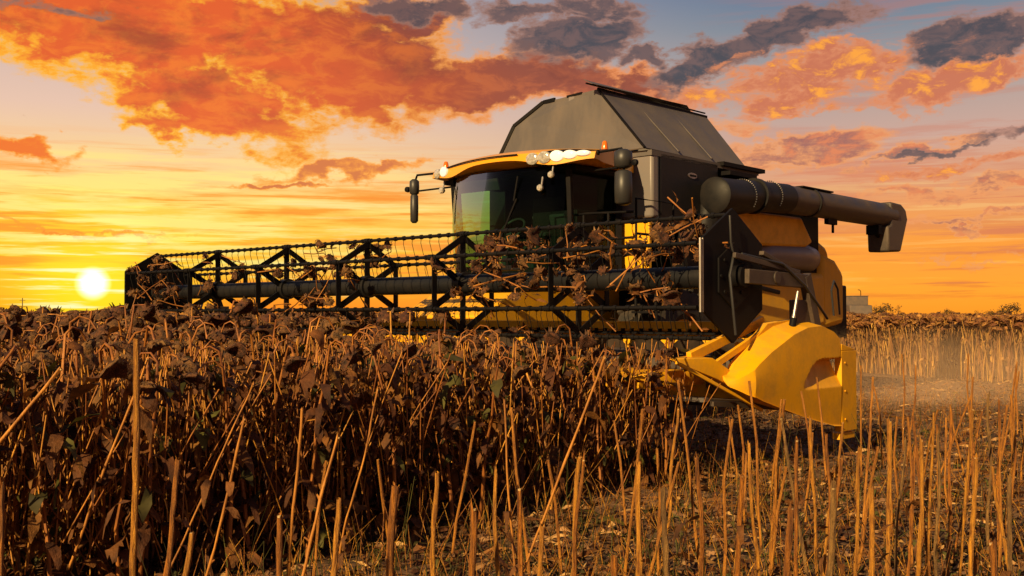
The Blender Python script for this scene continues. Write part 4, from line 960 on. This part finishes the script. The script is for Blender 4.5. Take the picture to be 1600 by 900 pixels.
# photographed stalks: top pixel, lean, distance, radius, label
# top pixel, pixel lower down the same stalk, radius (mm), label
ST = [(213, 535, 205, 900, 11.5, 'tall upright uncut stalk taller than the stubble, left in the photo'),
      (278, 722, 262, 900, 11, 'thick pale cut stalk right of the tall upright stalk at the left'),
      (230, 562, 103, 890, 9.5, 'thick long stem leaning right in the dark crop at the lower left'),
      (395, 604, 306, 800, 6, 'thin bare stem leaning right through the left crop'),
      (382, 656, 339, 823, 6.5, 'thin pale stem parallel to the thin bare leaning one in the left crop'),
      (472, 642, 448, 890, 9, 'orange stem standing in the near crop left of the middle'),
      (437, 808, 434, 900, 9, 'low cut stalk half hidden in the dense crop'),
      (530, 783, 525, 890, 9.5, 'cut stalk with a ragged yellow top left of the thickest short one'),
      (529, 685, 505, 775, 6, 'slim stem slanting in the crop above the ragged yellow stalk'),
      (618, 763, 610, 900, 13, 'thickest short cut stalk with a clean pale end, in front of the dense crop'),
      (683, 742, 678, 900, 9.5, 'slim cut stalk just right of the thickest short one'),
      (740, 797, 737, 900, 11, 'short cut stalk ending in a frayed top, below the middle of the reel'),
      (775, 742, 777, 900, 8, 'thin straight cut stalk beside the frayed short one'),
      (788, 628, 796, 770, 6.5, 'long thin stem rising in the crop above the frayed short stalk'),
      (812, 766, 814, 900, 8.5, 'cut stalk standing alone between the frayed one and the broad leaning one'),
      (906, 716, 895, 870, 11, 'broad slightly leaning cut stalk at the border of crop and bare ground'),
      (912, 720, 901, 870, 7, 'narrow cut stalk fused along the broad leaning one at the crop border'),
      (998, 733, 994, 900, 11, 'clean upright cut stalk in the bare ground left of the divider'),
      (1036, 768, 1042, 900, 10, 'shorter upright cut stalk next to the clean one left of the divider'),
      (1088, 717, 1099, 900, 8.5, 'slender cut stalk below the tip of the yellow divider'),
      (1060, 640, 1049, 749, 9, 'far leaning cut stalk against the dark space under the header'),
      (1160, 745, 1155, 900, 9.5, 'short straight cut stalk in front of the header shadow'),
      (1170, 694, 1177, 811, 7.5, 'thin cut stalk seen against the dark gap under the header'),
      (1221, 655, 1258, 900, 9, 'cut stalk leaning left below the yellow divider hood'),
      (1245, 690, 1243, 900, 8.5, 'upright cut stalk crossing the left-leaning one below the hood'),
      (1266, 655, 1273, 780, 8, 'thin upright cut stalk before the lower edge of the yellow hood'),
      (1291, 683, 1297, 811, 8, 'upright cut stalk below the rear edge of the hood'),
      (1317, 662, 1302, 766, 7.5, 'cut stalk leaning right to the foot of the yellow rear flap'),
      (1302, 764, 1298, 900, 12, 'broad low cut stalk nearest the camera, under the divider'),
      (1315, 718, 1303, 855, 8, 'cut stalk rising right behind the broad low one under the divider'),
      (1343, 702, 1340, 838, 8, 'thin cut stalk just right of the yellow flap'),
      (1236, 797, 1229, 900, 11, 'stout low cut stalk at the bottom edge, under the divider hood'),
      (1391, 660, 1384, 900, 10.5, 'long straight cut stalk by itself right of the machine'),
      (1415, 690, 1398, 887, 6.5, 'leaning thin cut stalk next to the long straight one right of the machine'),
      (1426, 652, 1431, 715, 8, 'pale cut stalk at the edge of the dust'),
      (1440, 690, 1436, 900, 10, 'yellow cut stalk with a swollen joint in the right stubble'),
      (1430, 700, 1424, 784, 7.5, 'slanting cut stalk touching the yellow one with the swollen joint'),
      (1459, 647, 1459, 757, 7.5, 'distant straight cut stalk before the dust'),
      (1466, 680, 1465, 766, 7.5, 'shorter of the two close upright stalks before the dust'),
      (1486, 646, 1473, 900, 9.5, 'tall cut stalk with a thick foot in the right stubble'),
      (1520, 641, 1516, 731, 8, 'fine upright cut stalk left of the tallest one at the right'),
      (1535, 642, 1497, 802, 6.5, 'fine cut stalk slanting over its neighbours at the right'),
      (1525, 717, 1516, 900, 9.5, 'middle-height cut stalk of the right-hand cluster'),
      (1545, 616, 1541, 820, 9, 'tallest cut stalk of the right-hand cluster'),
      (1561, 629, 1561, 713, 9, 'straight cut stalk at the outer side of the right-hand cluster'),
      (1551, 735, 1564, 860, 6.5, 'thin pale cut stalk leaning left near the right edge'),
      (1550, 851, 1551, 900, 10.5, 'shortest cut stalk at the bottom right corner'),
      (1361, 768, 1354, 900, 10, 'weathered stalk stub between the yellow flap and the right stubble'),
      (1577, 750, 1574, 900, 8, 'rightmost cut stalk near the edge of the photo'),
      (960, 872, 960, 900, 11, 'very short cut stalk stump at the bottom edge below the reel'),
      (848, 825, 838, 900, 7.5, 'short leaning cut stalk in the bare ground below the reel'),
      (3, 765, 2, 900, 11, 'cut stalk at the very left edge of the photo'),
      (300, 835, 290, 900, 9, 'short cut stalk leaning at the lower left'),
      (945, 560, 858, 790, 6.5, 'greenish thin stem leaning right before the header'),
      (590, 610, 548, 790, 7, 'long bright stem leaning right in the middle of the near crop'),
      (95, 578, 0, 692, 9.5, 'pale broken stem leaning far over at the left edge')]
for k, (px, py, qx, qy, rad, lb) in enumerate(ST):
    zt = (1.365 if k == 0 else 1.27 if py < 600 else 1.12 if (px < 800 and py < 700) else .93) + .035 * math.sin(k * 2.4)
    d = (CAM_H - zt) * 1650 / (py - 493); d = max(2.75, min(d, 6.4))
    t = at(px, py, d); q = at(qx, qy, d); dd = t - q; b = t - dd * ((t.z + .02) / dd.z)
    b.y += rs.uniform(-.1, .1)
    cut_stalk(b, t, rad * (.66 if (py < 700 and px < 1000 and k > 0) else .93) / 1000, lb, whole=(py < 700 and px < 1000 and k > 0), sd=k + 500)
# background stubble in the cut ground
rg = random.Random(77); n_st = 0
smesh = []
for k in range(6):
    s = MB(); h_ = .75 + .06 * k; s.tube([(0, 0, 0), (.01, .0, h_ * .3), (-.005, .01, h_ * .65), (.012 * (k - 2), .0, h_)], [.010, .0085, .0085, .0075], 7); smesh.append(s.mesh('cut_stalk', M['cut'], 60))
while n_st < 62:
    y = 5.4 + 15 * rg.random() ** 1.1; x = rg.uniform(-.2, .56) * y; a, r = toloc(x, y)
    if a < 5.55: continue
    a = round(a / .42) * .42 + rg.uniform(-.06, .06)
    p = W(a, r)
    o = bpy.data.objects.new('cut_stalk', rg.choice(smesh)); COL.objects.link(o); o.location = (p.x, p.y, -.01)
    o.rotation_euler = (rg.gauss(0, .09), rg.gauss(0, .09), rg.uniform(0, 6.28)); o.scale = (1, 1, rg.uniform(.75, 1.1))
    tag(o, 'plain straw-coloured cut stalk in the far stubble beyond the divider' if y > 9.5 else 'plain straw-coloured cut stalk in the stubble level with the yellow divider', 'cut stalk', 'cut stalks standing in the stubble'); n_st += 1

# ---- heads and stems caught in the reel
rg = random.Random(55)
for k in range(132):
    if k >= 104: a = rg.uniform(-4.95, -3.9)
    elif k < 60: a = rg.uniform(1.9, 4.75)
    elif k < 92: a = rg.uniform(-4.4, .6)
    else: a = rg.uniform(-4.9, 4.9)
    th = R(rg.uniform(65, 205)) if k < 92 else R(rg.uniform(120, 300)); rad = rg.uniform(.26, .62)
    y, z = rad * math.cos(th), RZ + rad * math.sin(th) - .04
    p = W(a, y + .30, z)
    v = rg.choice(VAR); o = empty('broken_sunflower', p, (rg.uniform(-2.4, 2.4), rg.uniform(-1.2, 1.2), rg.uniform(0, 6.28)))
    o.scale = (.74,) * 3; sc_ = rg.uniform(.8, 1.2)
    s = MB(); ln = rg.uniform(.18, .75); s.tube([(0, 0, -ln), (.02, .01, -ln * .5), (0, 0, 0), (.05, 0, .04), (.10, 0, .0)], [.010, .009, .008, .008, .009], 6); c = s.build('stem', M['stalk'], o, smooth=60)
    h = MB(); head(h, (.13, 0, -.03), (.55, 0, -.8), rg.uniform(.07, .115) * sc_, rg); h.build('seed_head', [M['head'], M['bract']], o, smooth=50)
    l = MB()
    for q in range(rg.randint(1, 4)):
        aa = rg.uniform(0, 6.28); leaf(l, (0, 0, -ln * rg.random()), (math.cos(aa), math.sin(aa), 0), rg.uniform(.1, .24), rg.uniform(.012, .04), 1.0, 1.4, rg)
    l = l.build('leaves', [M['leaf'], M['leafgreen']], o, smooth=180); l['kind'] = 'stuff'
    tag(o, 'broken sunflower matted against the far dark end plate of the reel' if a < -3.9 else
        'broken sunflower hanging on the open far half of the reel' if a < .7 else
        'broken sunflower caught in the near half of the reel in front of the cab', 'broken sunflower', 'broken sunflowers caught in the reel')

# ================================================================== far things
def tree(px, d, w, h, label, seed):
    rg = random.Random(seed); x = (px - 800) / 1650 * d
    o = empty('tree', (x, d, 0)); tag(o, label, 'tree')
    t = MB(); t.tube([(0, 0, 0), (.05 * w, 0, h * .3), (0, 0, h * .6)], [w * .05, w * .035, w * .015], 8)
    for k in range(6):
        a = k * 1.05; t.tube([(0, 0, h * (.25 + .05 * k)), (math.cos(a) * w * .28, math.sin(a) * w * .28, h * (.5 + .05 * k))], [w * .02, w * .006], 5)
    t.build('trunk', M['bark'], o)
    c = MB()
    cl_ = [(rg.gauss(0, .22) * w, rg.gauss(0, .22) * w, h * rg.uniform(.35, .85), w * rg.uniform(.12, .22)) for _ in range(12)]
    for k in range(700):
        cx, cy, cz, cr = rg.choice(cl_); v = Vector((rg.gauss(0, 1), rg.gauss(0, 1), rg.gauss(0, .8))).normalized() * cr * rg.random() ** .4
        p = Vector((cx, cy, cz)) + v; s_ = w * .03
        q = [p + Vector((rg.uniform(-s_, s_), rg.uniform(-s_, s_), rg.uniform(-s_, s_))) for _ in range(4)]; c.add(q, [(0, 1, 2, 3)])
    c.build('crown', M['crown'], o)
tree(1578, 240, 6.5, 4.2, 'round dark tree on the horizon at the far right', 1)
tree(1552, 300, 6, 3.2, 'low bush on the horizon left of the round dark tree', 2)
tree(1480, 320, 4.5, 3.6, 'small lone tree on the horizon right of the harvester', 3)
tree(1376, 230, 5.5, 4.0, 'pale bush on the horizon behind the harvester', 4)
tree(1404, 260, 2.0, 4.6, 'thin sapling on the horizon beside the pale bush', 5)
ob = empty('utility_pole', (-.4636 * 260, 260, 0)); tag(ob, 'thin pole standing on the horizon left of the sun', 'utility pole')
p = MB(); p.tube([(0, 0, 0), (0, 0, 5.8)], [.16, .10], 8); p.build('pole', M['wood'], ob)
p = MB(); p.box((0, 0, 5.2), (1.4, .1, .12)); p.build('crossarm', M['wood'], ob)
# grey truck waiting behind the harvester
tx = (1336 - 800) / 1650 * 95
tk = empty('parked_truck', (tx, 95, 0), (0, 0, R(-8))); tag(tk, 'small grey truck far away behind the harvester', 'truck')
b = MB(); b.bb(-.95, .95, -1, 2.2, 1.5, 3.15); b.bb(-1.0, 1.0, -1.05, 2.25, 3.155, 3.22); b.build('cargo_box', M['greyfar'], tk, bevel=.04)
b = MB(); b.prism([(-3.0, .7), (-3.0, 1.5), (-2.7, 2.35), (-1.1, 2.4), (-1.1, .7)], -.95, .95); b.build('truck_cab', M['greyfar'], tk, bevel=.05)
b = MB(); b.bb(-.85, .85, -3.0, 2.2, .6, .9); b.build('chassis', M['black'], tk)
b = MB(); b.tube([(.5, 0, 3.22), (.5, 0, 3.62), (.42, 0, 3.74), (.25, 0, 3.76)], .035, 6); b.build('antenna', M['black'], tk)
for sx in (-1, 1):
    for r in (-2.3, 1.4):
        b = MB(); b.tube([(sx * .7, r, .48), (sx * .98, r, .48)], .48, 20); b.build('wheel', M['rubber'], tk)

# dust thrown up behind the header
dm = bpy.data.materials.new('field_dust'); dm.use_nodes = True; t = dm.node_tree
for n_ in list(t.nodes):
    if n_.type == 'BSDF_PRINCIPLED': t.nodes.remove(n_)
pv = t.nodes.new('ShaderNodeVolumePrincipled'); pv.inputs['Color'].default_value = (.95, .66, .45, 1); pv.inputs['Anisotropy'].default_value = -.45
co = t.nodes.new('ShaderNodeTexCoord'); nz = t.nodes.new('ShaderNodeTexNoise'); nz.inputs['Scale'].default_value = .45; nz.inputs['Detail'].default_value = 3
t.links.new(co.outputs['Object'], nz.inputs['Vector'])
ln_ = t.nodes.new('ShaderNodeVectorMath'); ln_.operation = 'LENGTH'; mp = t.nodes.new('ShaderNodeMapping'); mp.inputs['Scale'].default_value = (1 / 4.2, 1 / 4.0, 1 / .95)
t.links.new(co.outputs['Object'], mp.inputs[0]); t.links.new(mp.outputs[0], ln_.inputs[0])
mr = t.nodes.new('ShaderNodeMapRange'); t.links.new(ln_.outputs['Value'], mr.inputs[0]); mr.inputs[1].default_value = 1.0; mr.inputs[2].default_value = .2; mr.inputs[3].default_value = 0; mr.inputs[4].default_value = 1
m2 = t.nodes.new('ShaderNodeMapRange'); t.links.new(nz.outputs['Fac'], m2.inputs[0]); m2.inputs[1].default_value = .38; m2.inputs[2].default_value = .68; m2.inputs[4].default_value = .13
mu = t.nodes.new('ShaderNodeMath'); mu.operation = 'MULTIPLY'; t.links.new(mr.outputs[0], mu.inputs[0]); t.links.new(m2.outputs[0], mu.inputs[1]); t.links.new(mu.outputs[0], pv.inputs['Density'])
t.links.new(pv.outputs[0], t.nodes['Material Output'].inputs['Volume'])
db = MB(); db.lathe([(.01, -.4), (.7, -.4), (1.0, 0), (.85, .6), (.4, .98), (.01, 1.0)], (0, 0, 0), 'z', 24); db.v = [(x * 4.2, y * 4, z * .95) for x, y, z in db.v]
dob = db.build('dust_cloud', dm); dob.location = (7.0, 17.0, .45); tag(dob, 'brown dust drifting low over the cut ground right of the divider', 'dust', kind='stuff')
